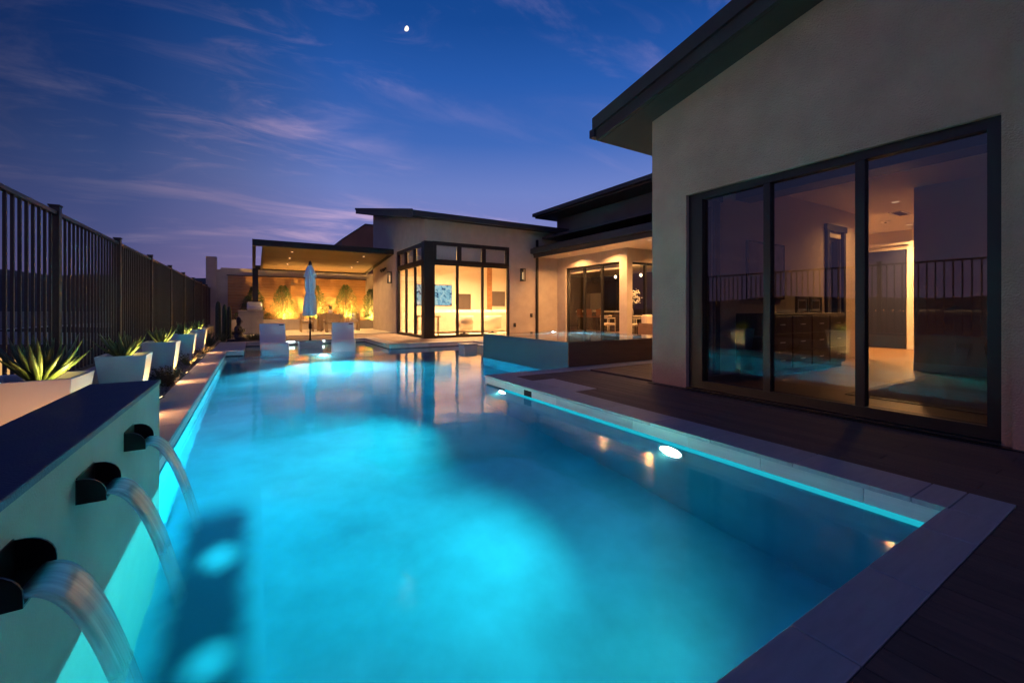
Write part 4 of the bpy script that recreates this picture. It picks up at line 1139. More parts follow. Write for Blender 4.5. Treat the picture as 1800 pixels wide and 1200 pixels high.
# interior
box('living_floor', 5.41, 12.0, 14.68, 21.8, -.09, -.01, M['patio'], liv)
box('living_ceiling', 5.41, 12.0, 14.68, 21.8, 3.46, 3.5, M['int_ceiling'], liv)
boxes('living_back_wall', [(5.41, 9.1, 20.6, 20.7, -.01, 3.46), (10.0, 12.0, 20.6, 20.7, -.01, 3.46), (9.1, 10.0, 20.6, 20.7, 2.62, 3.46), (9.1, 10.0, 20.6, 20.7, -.01, .95)], M['int_wall'], liv)
box('living_side_wall', 11.9, 12.0, 14.7, 20.6, -.01, 3.46, M['int_wall'], liv)
box('chimney_breast', 10.75, 11.9, 20.1, 20.6, -.01, 3.46, M['int_wall'], liv)
for i in range(12): box('timber_board', 10.70 + .001 * (i % 2), 10.98, 20.04, 20.1, .0 + i * .28, .0 + i * .28 + .274, M['brick_wood'], liv)
box('firebox', 11.0, 11.8, 20.06, 20.1, 1.2, 2.0, M['int_dark'], liv)
box('back_window_glass', 9.1, 10.0, 20.64, 20.65, .95, 2.62, M['int_dark'], liv)
box('roller_shade', 9.08, 10.02, 20.56, 20.598, 1.85, 2.66, M['shade'], liv)
for i, (x, y) in enumerate(((6.6, 16.2), (8.4, 16.2), (6.6, 18.6), (8.6, 18.6), (10.6, 17.4))):
    downlight((x, y, 3.46), 310, ['recessed light in the living room ceiling by the corner window', 'recessed light in the living room ceiling by the front panes', 'recessed light in the living room ceiling nearest the television', 'recessed light in the living room ceiling before the roller shade', 'recessed light in the living room ceiling near the fireplace'][i], col=(1, .58, .25))
tv = thing('television', 'large bright television showing a blue and white picture', 'television', (7.9, 20.58, 1.2))
box('screen', 6.96, 8.86, 20.54, 20.55, 1.24, 2.28, M['screen'], tv)
box('bezel', 6.94, 8.88, 20.551, 20.598, 1.22, 2.30, M['black'], tv)
sofa = thing('sofa', 'long cream sofa in front of the television', 'sofa', (8.4, 17.7, 0))
box('base', 6.4, 10.6, 17.3, 18.3, .05, .45, M['cream'], sofa, bevel=.03)
box('backrest', 6.4, 10.6, 17.1, 17.35, .05, .95, M['cream'], sofa, bevel=.05)
for i in range(4): box('seat_cushion', 6.45 + i * 1.03, 7.45 + i * 1.03, 17.36, 18.28, .452, .62, M['cream'], sofa, bevel=.05)
for i in range(4): box('back_cushion', 6.45 + i * 1.03, 7.45 + i * 1.03, 17.36, 17.6, .622, 1.02, M['cream'], sofa, bevel=.06)
for i, (x, w) in enumerate(((7.55, 'left'), (8.9, 'right'))):
    t = thing('accent_chair', 'cream barrel chair behind the front glass, the %s one' % w, 'armchair', (x, 16.2, 0), group='barrel chairs in the living room')
    lathe('seat', [(.26, .1), (.32, .2), (.34, .42), (.30, .46), (.05, .47)], M['cream'], t, seg=20, c=(x, 16.2))
    vs, fs = [], []
    for k in range(13):
        a = R(150) + R(240) * k / 12
        for rr, zz in ((.36, .2), (.40, .74), (.34, .76), (.31, .3)): vs.append((x + rr * math.cos(a), 16.2 + rr * math.sin(a) * (1 if True else 1), zz))
    for k in range(12):
        for q in range(4): fs.append((k * 4 + q, (k + 1) * 4 + q, (k + 1) * 4 + (q + 1) % 4, k * 4 + (q + 1) % 4))
    mesh('backrest', vs, fs, M['cream'], t, True)
    lathe('base', [(.2, -.009), (.2, .02), (.05, .04), (.05, .1)], M['walnut'], t, seg=16, c=(x, 16.2))
tb = thing('console_table', 'low pale console table inside the left corner panes', 'table', (6.1, 16.5, 0))
box('top', 5.8, 6.3, 15.7, 17.3, .72, .78, M['teak'], tb)
for x in (5.84, 6.2):
    for y in (15.75, 17.2): box('leg', x, x + .06, y, y + .06, -.009, .72, M['teak'], tb)
# sconces, spotlights, outlets
def sconce(x, y, z, ax, lab):
    t = thing('wall_lantern', lab, 'wall lamp', (x, y, z), group='box lanterns on the house walls')
    s = (-1, 0) if ax == 'x' else (0, -1)
    def bx(n, u0, u1, w0, w1, z0, z1, m):
        if ax == 'x': return box(n, x - u1, x - u0, y + w0, y + w1, z + z0, z + z1, M[m], t)
        return box(n, x + w0, x + w1, y - u1, y - u0, z + z0, z + z1, M[m], t)
    bx('back_plate', .001, .015, -.07, .07, -.25, .25, 'frame')
    bx('top_cap', .015, .17, -.09, .09, .23, .25, 'frame'); bx('bottom_cap', .015, .17, -.09, .09, -.25, -.23, 'frame')
    for w in (-.085, .07): bx('corner_bar', .15, .165, w, w + .015, -.23, .23, 'frame')
    bx('glass', .03, .148, -.068, .068, -.228, .228, 'glass'); bx('tube', .06, .09, -.02, .02, -.18, .1, 'bulb_soft')
sconce(HX, 18.68, 2.43, 'x', 'dark box lantern on the house wall beside the patio roof')
sconce(9.29, HY, 2.43, 'y', 'glass box lantern on the wall right of the corner window')
fs_ = thing('flood_light', 'pair of small floodlights under the patio roof end', 'floodlight', (HX, 19.6, 2.9))
box('mount', HX - .05, HX - .001, 19.5, 19.7, 2.85, 2.95, M['frame'], fs_)
for y in (19.45, 19.75):
    tube('head', [(HX - .06, y, 2.9), (HX - .12, y - .02, 2.84), (HX - .2, y - .05, 2.78)], [.03, .06, .07], M['frame'], fs_, seg=12)
for i, (x, z, w) in enumerate(((8.95, .42, 'grey outlet box on the wall near the front panes'), (9.75, .80, 'small tap fitting on the wall by the spa'))):
    t = thing('wall_fitting', w, 'fitting', (x, HY, z))
    box('cover', x - .05, x + .05, HY - .05, HY - .001, z - .07, z + .07, M['stone_dark'], t, bevel=.008); box('lip', x - .03, x + .03, HY - .065, HY - .051, z - .09, z - .02, M['black'], t)

# brown volume further back
bb = thing('rear_block', 'brown stucco roof block behind the patio roof', 'house', (6.5, 28, 0))
pr = [(4.37, -.09), (9, -.09), (9, 6.05), (5.7, 6.05), (4.37, 5.02)]
extrude_profile('wall', pr, 'y', 26, 30, M['stucco_brown'], bb)
extrude_profile('coping_strip', [(4.33, 5.02), (5.68, 6.07), (9, 6.07), (9, 6.10), (5.66, 6.10), (4.33, 5.06)], 'y', 25.96, 30, M['fascia'], bb)

# ---- central wing behind the spa
cen = thing('central_wing', 'stucco house wing with lit porch and glass doors behind the spa', 'house', (13, 10, -.1))
GX = 11.1
box('pier', GX, GX + .25, 13.9, HY - .002, -.09, 3.4, M['stucco'], cen)
box('header', GX, GX + .25, 10.86, 13.9, 2.74, 3.4, M['stucco'], cen)
box('corner_column', GX, GX + .27, 10.50, 10.858, -.09, 3.4, M['stucco'], cen)
box('header', GX + .27, 18, 10.50, 10.75, 2.72, 3.4, M['stucco'], cen)
window_y(cen, GX + .08, 10.86, 13.9, -.01, 2.74, [11.85, 12.85], .08, .09, 'glass', bot=.09)
window_x(cen, 10.62, GX + .27, 15.2, -.01, 2.72, [12.2, 13.2, 14.2], .08, .09, 'glass', bot=.09)
box('shade_cassette', GX + .2, GX + .26, 10.94, 13.82, 2.50, 2.66, M['shade'], cen)
prs = [(9.86, 3.18), (18, 3.18), (18, 3.26), (9.86, 3.26)]
extrude_profile('porch_soffit', [(9.90, 3.19), (18, 3.19), (18, 3.24), (9.90, 3.24)], 'y', 4.3, 14.4, M['int_wall'], cen)
pf = extrude_profile('porch_roof', [(9.80, 3.242), (18, 3.9), (18, 4.2), (9.80, 3.56)], 'y', 4.3, 14.38, M['fascia'], cen)
box('gutter', 9.66, 9.798, 4.3, 14.38, 3.30, 3.50, M['roof'], pf)
box('fascia_board', 9.82, 9.898, 4.31, 14.37, 3.14, 3.241, M['fascia'], pf)
box('upper_wall', 11.5, 18, 6, 15.0, 3.6, 5.0, M['stucco_dark'], cen)
uf = box('upper_roof', 10.6, 18.6, 4, 15.4, 5.02, 5.27, M['fascia'], cen)
box('upper_gutter', 10.46, 10.598, 4, 15.42, 5.08, 5.22, M['roof'], uf)
box('roof_deck', 10.2, 11.9, 5, 14.3, 3.92, 4.02, M['roof'], cen)
for i, (x, y) in enumerate(((10.5, 12.9), (10.5, 11.0), (10.5, 9.0), (10.5, 7.0))):
    downlight((x, y, 3.19), 100, ['recessed porch light farthest from the camera behind the spa', 'recessed porch light before the corner column', 'recessed porch light right of the corner column', 'recessed porch light hidden behind the bedroom wing'][i], group='porch ceiling lights')
downlight((13.0, 9.7, 3.19), 100, 'recessed porch light in front of the side glass doors', group='porch ceiling lights')
# kitchen and dining inside
box('kitchen_floor', GX + .25, 18, 10.75, 20.0, -.09, -.012, M['int_floor'], cen)
box('kitchen_ceiling', GX + .25, 18, 10.75, 14.45, 3.0, 3.1, M['int_ceiling'], cen)
box('kitchen_ceiling', 12.02, 18, 14.451, 20.0, 3.0, 3.1, M['int_ceiling'], cen)
box('kitchen_back_wall', 17.9, 18, 10.75, 20, -.01, 3.0, M['int_dark'], cen)
box('kitchen_side_wall', 12.02, 17.9, 19.9, 20, -.01, 3.0, M['int_dark'], cen)
box('kitchen_pier', 16.6, 17.89, 13.2, 14.0, -.01, 3.0, M['int_wall'], cen)
cab = thing('kitchen_cabinet', 'tall kitchen cabinets with lit pale niche seen through the glass doors', 'cabinet', (17, 18, 0))
box('tall_unit', 17.3, 17.88, 17.2, 18.2, -.01, 2.6, M['walnut'], cab); box('base_unit', 17.25, 17.88, 18.21, 19.88, -.01, .92, M['walnut'], cab)
box('worktop', 17.2, 17.88, 18.21, 19.88, .921, .97, M['white_trim'], cab); box('splashback', 17.84, 17.88, 18.21, 19.88, .971, 2.0, M['white_trim'], cab); box('wall_unit', 17.5, 17.88, 18.21, 19.88, 2.0, 2.7, M['walnut'], cab)
isl = thing('kitchen_island', 'kitchen island with pale worktop behind the glass doors', 'kitchen island', (15, 15.6, 0))
box('body', 14.6, 15.5, 14.6, 17.2, -.01, .9, M['walnut'], isl); box('worktop', 14.5, 15.6, 14.5, 17.3, .901, .95, M['white_trim'], isl)
for i, y in enumerate((15.0, 15.7, 16.4)):
    t = thing('bar_stool', '%s cognac bar stool at the kitchen island from the right' % ORD[i], 'bar stool', (14.2, y, 0), group='bar stools at the island')
    box('seat', 14.0, 14.4, y - .2, y + .2, .64, .70, M['cognac'], t, bevel=.02); box('backrest', 13.97, 14.01, y - .2, y + .2, .72, 1.05, M['cognac'], t, bevel=.015)
    for a in (14.02, 14.36):
        for b in (y - .18, y + .18): tube('leg', [(a, b, -.008), (a, b, .64)], .012, M['black'], t, seg=6)
for i, (x, y) in enumerate(((13.0, 12.94), (13.3, 12.75), (13.2, 11.75))):
    t = thing('pendant_lamp', ['left pendant bulb over the dining table', 'middle pendant bulb over the dining table', 'pendant bulb seen right of the corner column'][i], 'pendant lamp', (x, y, 2.4), group='pendants over the dining table')
    tube('cord', [(x, y, 2.45), (x, y, 2.999)], .005, M['black'], t, seg=6)
    lathe('globe', [(.01, 2.33), (.045, 2.36), (.06, 2.40), (.04, 2.45), (.015, 2.47)], M['bulb'], t, seg=14, c=(x, y))
    lamp('glow', 'POINT', (x, y, 2.25), 110, E_WARM, t, size=.06)
dt = thing('dining_table', 'dining table with pale top behind the porch glass', 'table', (13.4, 12.4, 0))
box('top', 12.9, 14.6, 11.7, 13.2, .72, .77, M['walnut'], dt, bevel=.01); lathe('pedestal', [(.35, -.008), (.3, .05), (.12, .1), (.12, .72)], M['walnut'], dt, seg=16, c=(13.7, 12.4))
vs_ = thing('flower_vase', 'glass vase of white blossoms on the dining table', 'vase', (13.5, 12.5, .77))
lathe('vase', [(.05, .771), (.08, .85), (.07, .98), (.04, 1.05), (.05, 1.08)], M['steel'], vs_, c=(13.5, 12.5), seg=14)
bm = bmesh.new(); rd = random.Random(5)
for i in range(26):
    a = rd.uniform(0, 6.28); r = rd.uniform(.05, .42); h = rd.uniform(1.35, 1.85)
    tip = (13.5 + r * math.cos(a), 12.5 + r * math.sin(a), h)
    tube_bm(bm, [(13.5, 12.5, 1.05), tip], .004, 4, 1)
    for k in range(9):
        c = Vector(tip) + Vector((rd.uniform(-.07, .07), rd.uniform(-.07, .07), rd.uniform(-.12, .07)))
        bmesh.ops.create_icosphere(bm, subdivisions=1, radius=rd.uniform(.012, .026), matrix=Matrix.Translation(c))
bm_obj('blossoms', bm, [M['flower'], M['leaf']], vs_, True)
def dining_chair(x, y, rz, lab):
    t = thing('dining_chair', lab, 'chair', (x, y, -.01), rz, group='cream chairs at the dining table', local=True)
    lathe('seat', [(.05, .40), (.25, .41), (.28, .46), (.24, .50), (.05, .51)], M['cream'], t, seg=20)
    for a, b in ((-.2, -.2), (.2, -.2), (-.22, .2), (.22, .2)): tube('leg', [(a, b, 0), (a * .95, b * .95, .68 if b > 0 else .66)], .014, M['cream'], t, seg=8)
    pts = [(.29 * math.cos(R(-20) + R(220) * i / 14), .27 * math.sin(R(-20) + R(220) * i / 14), .70) for i in range(15)]
    tube('back_rail', pts, .022, M['cream'], t, seg=8)
    pts = [(.29 * math.cos(R(20) + R(140) * i / 10), .28 * math.sin(R(20) + R(140) * i / 10), .78) for i in range(11)]
    tube('top_rail', pts, .025, M['cream'], t, seg=8)
dining_chair(12.15, 12.5, R(95), 'cream dining chair nearest the porch glass')
dining_chair(12.5, 11.4, R(170), 'cream dining chair right behind the corner column')
dining_chair(14.2, 11.3, R(190), 'cream dining chair at the far end of the table')
ws = thing('outdoor_sofa', 'outdoor sofa with white cushions and brown frame beside the bedroom wing', 'sofa', (11.9, 9.7, 0))
box('frame', 11.55, 13.2, 9.5, 10.3, .02, .34, M['spa_brown'], ws, bevel=.01)
box('armrest', 11.40, 11.54, 9.5, 10.3, .02, .56, M['spa_brown'], ws, bevel=.01)
box('seat_cushion', 11.55, 13.2, 9.5, 10.2, .341, .48, M['cream'], ws, bevel=.04); box('back_cushion', 11.55, 13.2, 10.05, 10.3, .481, .85, M['cream'], ws, bevel=.05)

# ================================================================== PATIO ROOF AND FURNITURE
PVY0, PVY1 = 18.3, 23.6
pavl = thing('patio_roof', 'flat dark edged patio roof with timber ceiling and recessed lights', 'pergola', (2.6, 21, 0))
PS = -(3.46 - 2.96) / (PVY1 - PVY0)
def pz(y): return 3.46 + PS * (y - PVY0)
def slope_bar(name, x0, x1, y0, y1, d0, d1, m):
    return extrude_profile(name, [(y0, pz(y0) + d0), (y1, pz(y1) + d0), (y1, pz(y1) + d1), (y0, pz(y0) + d1)], 'x', x0, x1, M[m], pavl)
slope_bar('front_beam', -.03, 5.185, PVY0, PVY0 + .12, -.06, .17, 'frame')
slope_bar('rear_beam', -.03, 5.185, PVY1 - .12, PVY1, -.06, .15, 'frame')
slope_bar('side_beam', -.03, .09, PVY0 + .121, PVY1 - .121, -.06, .13, 'frame')
slope_bar('side_beam', 5.06, 5.185, PVY0 + .121, PVY1 - .121, -.05, .13, 'frame')
slope_bar('side_beam', .30, .40, PVY0 + .121, PVY1 - .121, -.05, .13, 'frame')
slope_bar('roof_sheet', .401, 5.059, PVY0 + .121, PVY1 - .121, .06, .12, 'roof')
n = 36
for i in range(n):
    a = PVY0 + .125 + (PVY1 - PVY0 - .25) * i / n; b = PVY0 + .125 + (PVY1 - PVY0 - .25) * (i + 1) / n
    slope_bar('ceiling_board', .402, 5.058, a + .004, b - .004, .0, .03, 'wood_ceiling')
slope_bar('ceiling_backing', .402, 5.058, PVY0 + .125, PVY1 - .125, .032, .055, 'black')
box('post', -.03, .20, 23.1, 23.33, .03, 2.945, M['frame'], pavl)
box('post', -.03, .12, PVY0 + .14, PVY0 + .28, .036, .05, M['frame'], pavl)
k = 0
for x, w in ((1.35, 'left'), (4.15, 'right')):
    for y, d in ((19.3, 'front'), (20.6, 'middle'), (22.0, 'rear')):
        t = thing('patio_downlight', '%s light in the %s row of the timber patio ceiling' % (d, w), 'ceiling light', (x, y, pz(y)), group='recessed lights in the patio ceiling')
        c = Vector((x, y, pz(y)))
        ring('trim', c - Vector((0, 0, .012)), (0, 0, -1), .045, .06, M['frame'], t, seg=12, depth=.010)
        disc('lens', c - Vector((0, 0, .010)), (0, 0, -1), .045, M['bulb'], t, seg=12, depth=.006)
        lamp('glow', 'AREA', c - Vector((0, 0, .03)), 34, (1, .56, .20), t, size=.09, target=c - Vector((0, 0, 1)), spread=R(120))

# shrubs along the cladding, each with an amber uplight
def leafy(name, loc, lab, h, rx, ry, n, seed, z0=.12, m='leaf', lsz=.06, cat='shrub', group=None, trunk=True):
    rd = random.Random(seed)
    t = thing(name, lab, cat, loc, group=group, local=True)
    def prof(f): return min(1, .62 + 1.7 * f) * (1 - max(0, f - .34) ** 1.7 * 1.75) + .05
    clumps = []
    for i in range(14):
        f = rd.uniform(.1, .95); a = rd.uniform(0, 6.28); rr = prof(f) * .6
        clumps.append((Vector((rx * rr * math.cos(a), ry * rr * math.sin(a), z0 + (h - z0) * f)), .1))
    vs, fs = [], []
    sd0 = rd.uniform(0, 50)
    tries = 0
    while len(fs) < 2 * n and tries < n * 4:
        tries += 1
        f = rd.random() ** .9; a = rd.uniform(0, 6.28)
        nn = noise.noise(Vector((math.cos(a) * 1.6 + sd0, math.sin(a) * 1.6, f * 4)))
        rr = prof(f) * (1 + .42 * nn) * rd.random() ** .42
        if noise.noise(Vector((math.cos(a) * 2.5, math.sin(a) * 2.5 + sd0, f * 9))) < -.30 and rr > .3: continue
        p = Vector((rx * rr * math.cos(a), ry * rr * math.sin(a), z0 + (h - z0) * f + rd.uniform(-.03, .03)))
        d = Vector((math.cos(a), math.sin(a), rd.uniform(-.3, .6))).normalized()
        L = lsz * rd.uniform(.6, 1.25)
        dr = (d + Vector((rd.uniform(-.8, .8), rd.uniform(-.8, .8), rd.uniform(-.3, .9)))).normalized(); sd = dr.cross(Vector((rd.uniform(-1, 1), rd.uniform(-1, 1), rd.uniform(-1, 1)))).normalized(); up = dr.cross(sd)
        b = len(vs)
        vs += [p, p + dr * L * .35 + sd * L * .26 + up * L * .05, p + dr * L, p + dr * L * .35 - sd * L * .26 + up * L * .05]
        fs += [(b, b + 1, b + 2), (b, b + 2, b + 3)]
    mesh('crown', vs, fs, M[m], t)
    if trunk:
        bm = bmesh.new()
        tube_bm(bm, [(0, 0, -.05), (.01, 0, h * .4), (0, .01, h * .8)], [.03, .022, .008], 7)
        for c, r in clumps[:12]:
            b0 = Vector((0, 0, c.z * .55)); tube_bm(bm, [b0, (b0 + c) * .5 + Vector((0, 0, .03)), c], [.012, .008, .003], 5)
        bm_obj('trunk', bm, M['bark'], t, True)
    return t
SH = [(0.02, 1.62, .42, 'leftmost tall uplit shrub, behind the dark roof post'), (1.25, 1.72, .47, 'tall uplit shrub between the grill and the closed umbrella'), (2.72, 1.78, .45, 'tall uplit shrub right behind the closed umbrella'), (4.15, 1.85, .50, 'tall uplit shrub right of the dining table'), (5.45, 1.75, .42, 'tall uplit shrub half hidden by the house wall')]
for i, (x, h, r, lab) in enumerate(SH):
    leafy('tall_shrub', (x, 23.58, .45 if i < 4 else .35), lab, h, r * 1.1, .28, 3000, 200 + i, group='tall shrubs along the cladding')
    u = thing('shrub_uplight', ['amber uplight under the leftmost tall shrub', 'amber uplight under the shrub left of the umbrella', 'amber uplight under the shrub behind the umbrella', 'amber uplight under the shrub right of the table', 'amber uplight under the shrub by the house wall'][i], 'garden light', (x + .12, 23.12, .46), group='amber uplights in the planter box')
    zz = .46 if i < 4 else .36
    c = Vector((x + .06, 23.14 if i < 4 else 23.32, zz + .05))
    tube('stake', [(c.x, c.y, zz - .03), (c.x, c.y, zz + .03)], .012, M['black'], u, seg=8)
    ring('housing', c, (0, .35, 1), .03, .042, M['black'], u, seg=12, depth=.06)
    disc('lens', c - Vector((0, 0, .008)), (0, .35, 1), .03, M['bulb'], u, seg=12)
    lamp('glow', 'SPOT', c + Vector((0, .005, .015)), 880, E_AMBER, u, size=.025, target=(x + (.25 if i % 2 else -.15), 23.9, 1.9), spot=R(140), blend=.9)
for i, (x, r, lab) in enumerate(((.62, .24, 'low dark bush between the first two tall shrubs'), (2.02, .26, 'low dark bush left of the umbrella shrub'), (3.45, .2, 'low dark bush behind the dining table'), (4.6, .28, 'low dark bush at the right end of the long planter'), (-.6, .25, 'low dark bush at the left end of the long planter'))):
    leafy('low_bush', (x, 23.3, .45), lab, .42, r, .22, 520, 300 + i, z0=.03, lsz=.045, group='low bushes in the planter box', trunk=False, cat='bush')

# grill counter with covered grill
gc = thing('grill_counter', 'grey block counter carrying the covered grill', 'counter', (0, 20.3, 0))
for i in range(3):
    for j in range(2): box('panel', -.50 + j * .43, -.073 + j * .43, 19.90, 19.93, .04 + i * .31, .345 + i * .31, M['counter'], gc, bevel=.004)
box('core', -.50, .357, 19.931, 20.9, .036, .968, M['counter'], gc)
box('worktop', -.53, .39, 19.87, 20.93, .970, 1.0, M['concrete'], gc, bevel=.005)
gr = thing('grill', 'pale rounded covered grill on the block counter', 'grill', (.06, 20.4, 1.0))
prg = [(20.1, 1.001)] + [(20.42 - .32 * math.cos(R(180) * i / 10) * 1.0, 1.10 + .24 * math.sin(R(180) * i / 10)) for i in range(11)] + [(20.74, 1.001)]
hood = extrude_profile('hood', prg, 'x', -.22, .33, M['steel'], gr)
bv = hood.modifiers.new('bevel', 'BEVEL'); bv.width = .05; bv.segments = 3; bv.limit_method = 'ANGLE'; bv.angle_limit = R(50)
tube('handle', [(-.15, 20.06, 1.14), (.26, 20.06, 1.14)], .012, M['steel'], gr)
for x in (-.12, .23): tube('handle_bracket', [(x, 20.06, 1.14), (x, 20.13, 1.14)], .008, M['steel'], gr, seg=6)

# dining set
def patio_chair(x, y, rz, lab):
    t = thing('patio_chair', lab, 'chair', (x, y, .036), rz, group='teak chairs at the patio table', local=True)
    for a in (-.27, .21):
        box('leg', a, a + .06, -.27, -.21, 0, .62, M['teak'], t, bevel=.006); box('leg', a, a + .06, .21, .27, 0, .82, M['teak'], t, bevel=.006)
        box('armrest', a - .008, a + .068, -.29, .209, .62, .65, M['teak'], t, bevel=.006)
        box('seat_rail', a + .01, a + .05, -.209, .209, .36, .42, M['teak'], t)
    box('front_rail', -.209, .209, -.26, -.22, .36, .42, M['teak'], t)
    box('cushion', -.209, .209, -.218, .208, .421, .50, M['cream'], t, bevel=.03)
    for i in range(5): box('back_slat', -.209, .209, .225, .25, .46 + i * .072, .52 + i * .072, M['teak'], t)
tbl = thing('patio_table', 'square teak dining table under the patio roof', 'table', (3.02, 20.95, .036))
for i in range(7): box('top_plank', 2.50, 3.56, 20.45 + i * .15, 20.596 + i * .15, .80, .84, M['teak'], tbl, bevel=.004)
for a in (2.52, 3.44):
    for b in (20.48, 21.38): box('leg', a, a + .1, b, b + .1, .036, .755, M['teak'], tbl, bevel=.006)
boxes('apron', [(2.62, 3.44, 20.5, 20.54, .70, .799), (2.62, 3.44, 21.42, 21.46, .70, .799), (2.54, 2.58, 20.58, 21.38, .70, .799), (3.48, 3.52, 20.58, 21.38, .70, .799)], M['teak'], tbl)
patio_chair(2.98, 20.08, R(180), 'teak patio chair at the near side of the table, seen from its back')
patio_chair(2.05, 20.95, R(90), 'teak patio chair left of the table beside the umbrella')
patio_chair(4.02, 21.0, R(-90), 'teak patio chair right of the table with pale pillow')
patio_chair(3.05, 22.05, R(0), 'teak patio chair at the far side of the table')
pil = thing('pillow', 'pale striped pillow standing on the right patio chair', 'pillow', (4.1, 21, .54))
box('cover', 3.98, 4.10, 20.82, 21.18, .537, .86, M['canvas'], pil, bevel=.05)
lan = thing('table_lantern', 'small wire lantern on the patio table', 'lantern', (2.75, 20.8, .84))
for a in (2.66, 2.84):
    for b in (20.71, 20.89): tube('bar', [(a, b, .841), (a, b, 1.10)], .007, M['black'], lan, seg=6)
box('top_plate', 2.65, 2.85, 20.70, 20.90, 1.10, 1.115, M['teak'], lan); box('bottom_plate', 2.67, 2.83, 20.72, 20.88, .8412, .855, M['teak'], lan)
lathe('candle', [(.04, .856), (.04, .96), (.01, .965)], M['flower'], lan, seg=12, c=(2.75, 20.8))
tpl = thing('table_plant', 'white pot with upright dark succulent on the patio table', 'potted plant', (3.0, 20.75, .84))
lathe('pot', [(.06, .841), (.095, .90), (.10, 1.0), (.085, 1.02), (.08, .99)], M['white_trim'], tpl, seg=16, c=(3.0, 20.75))
for i in range(7):
    a = i * .9; tube('stem', [(3.0 + .03 * math.cos(a), 20.75 + .03 * math.sin(a), .98), (3.0 + .06 * math.cos(a), 20.75 + .06 * math.sin(a), 1.15), (3.0 + .07 * math.cos(a), 20.75 + .07 * math.sin(a), 1.30 - .02 * i)], [.014, .016, .008], M['cactus'], tpl, seg=6)

# ================================================================== IN-POOL LOUNGERS, UMBRELLA
def smooth_poly(P, n):
    out = []
    for i in range(len(P) - 1):
        p0, p1, p2, p3 = P[max(i - 1, 0)], P[i], P[i + 1], P[min(i + 2, len(P) - 1)]
        for k in range(n):
            t = k / n
            out.append(tuple(.5 * ((2 * p1[q]) + (-p0[q] + p2[q]) * t + (2 * p0[q] - 5 * p1[q] + 4 * p2[q] - p3[q]) * t * t + (-p0[q] + 3 * p1[q] - 3 * p2[q] + p3[q]) * t ** 3) for q in (0, 1)))
    out.append(P[-1]); return out
def lounger(loc, rz, lab):
    t = thing('pool_lounger', lab, 'lounger', loc, rz, group='white loungers on the tanning ledge', local=True)
    line = smooth_poly([(0.0, .0), (.04, .20), (.16, .44), (.34, .56), (.56, .49), (.76, .37), (.94, .38), (1.12, .56), (1.34, .84), (1.52, 1.05)], 6)
    th = .075
    up, dn = [], []
    for i, p in enumerate(line):
        a = line[max(i - 1, 0)]; b = line[min(i + 1, len(line) - 1)]
        d = Vector((b[0] - a[0], b[1] - a[1])).normalized(); nn = Vector((-d.y, d.x))
        up.append(p); dn.append((p[0] - nn.x * th, p[1] - nn.y * th))
    prof = up + dn[::-1]
    n = len(prof); w = .33
    o = None
    vs = [(-w, y, z) for y, z in prof] + [(w, y, z) for y, z in prof]
    m_ = len(up); fs = []
    for i in range(m_ - 1):
        j = n - 1 - i
        fs.append((i, i + 1, j - 1, j)); fs.append((n + i, n + j, n + j - 1, n + i + 1))
    for i in range(n): fs.append((i, n + i, n + (i + 1) % n, (i + 1) % n))
    o = mesh('shell', vs, fs, M['lounge'], t)
    bm = bmesh.new(); bm.from_mesh(o.data); bmesh.ops.recalc_face_normals(bm, faces=bm.faces); bm.to_mesh(o.data); bm.free()
    bv = o.modifiers.new('bevel', 'BEVEL'); bv.width = .028; bv.segments = 3; bv.limit_method = 'ANGLE'; bv.angle_limit = R(60)
    for p in o.data.polygons: p.use_smooth = True
    # back prop under the raised end
    extrude_profile('support', [(.62, .0), (1.02, .0), (1.14, .44), (1.06, .40), (.90, .27), (.70, .27)], 'x', -w + .02, w - .02, M['lounge'], t)
    box('headrest_tab', w - .16, w - .04, 1.44, 1.475, .985, 1.012, M['stone_dark'], t)
lounger((.51, 12.86, -.42), R(1), 'white in-pool lounger left of the closed umbrella')
lounger((2.22, 12.92, -.42), R(-9), 'white in-pool lounger right of the closed umbrella')
um = thing('closed_umbrella', 'closed pale blue patio umbrella tied round its dark pole', 'umbrella', (1.52, 14.6, .07))
ux, uy = 1.52, 14.6
tube('pole', [(ux, uy, .075), (ux, uy, 2.50)], .024, M['black'], um, seg=12)
wv = lambda a, z: .16 * math.cos(a * 8 + z * 1.2) + .06 * math.cos(a * 3 + z * 4)
canopy = lathe('canopy', [(.05, .83), (.17, .85), (.175, 1.0), (.155, 1.3), (.115, 1.52), (.11, 1.56), (.135, 1.75), (.135, 1.95), (.12, 2.02), (.165, 2.06), (.15, 2.12), (.10, 2.30), (.04, 2.42)], M['canvas'], um, seg=64, c=(ux, uy), wav=wv)
lathe('tie_band', [(.112, 1.51), (.125, 1.52), (.125, 1.56), (.112, 1.57)], M['canvas'], canopy, seg=32, c=(ux, uy))
lathe('finial', [(.05, 2.415), (.055, 2.45), (.04, 2.50), (.035, 2.52), (.01, 2.56)], M['black'], um, seg=16, c=(ux, uy))
lathe('crank_housing', [(.03, .42), (.045, .45), (.045, .58), (.03, .62)], M['black'], um, seg=14, c=(ux, uy))
tube('crank_handle', [(ux + .04, uy - .02, .5), (ux + .11, uy - .04, .5), (ux + .11, uy - .04, .57)], .009, M['steel'], um, seg=6)
ub = thing('umbrella_pedestal', 'white square pedestal in the ledge carrying the umbrella pole', 'pedestal', (ux, uy, -.42))
box('block', ux - .32, ux + .32, uy - .3, uy + .3, -.419, .045, M['tile'], ub, bevel=.004)
box('cap', ux - .335, ux + .335, uy - .315, uy + .315, .046, .072, M['coping'], ub, bevel=.004)
ring('pole_sleeve', (ux, uy, .11), (0, 0, 1), .026, .04, M['black'], ub, seg=14, depth=.037)

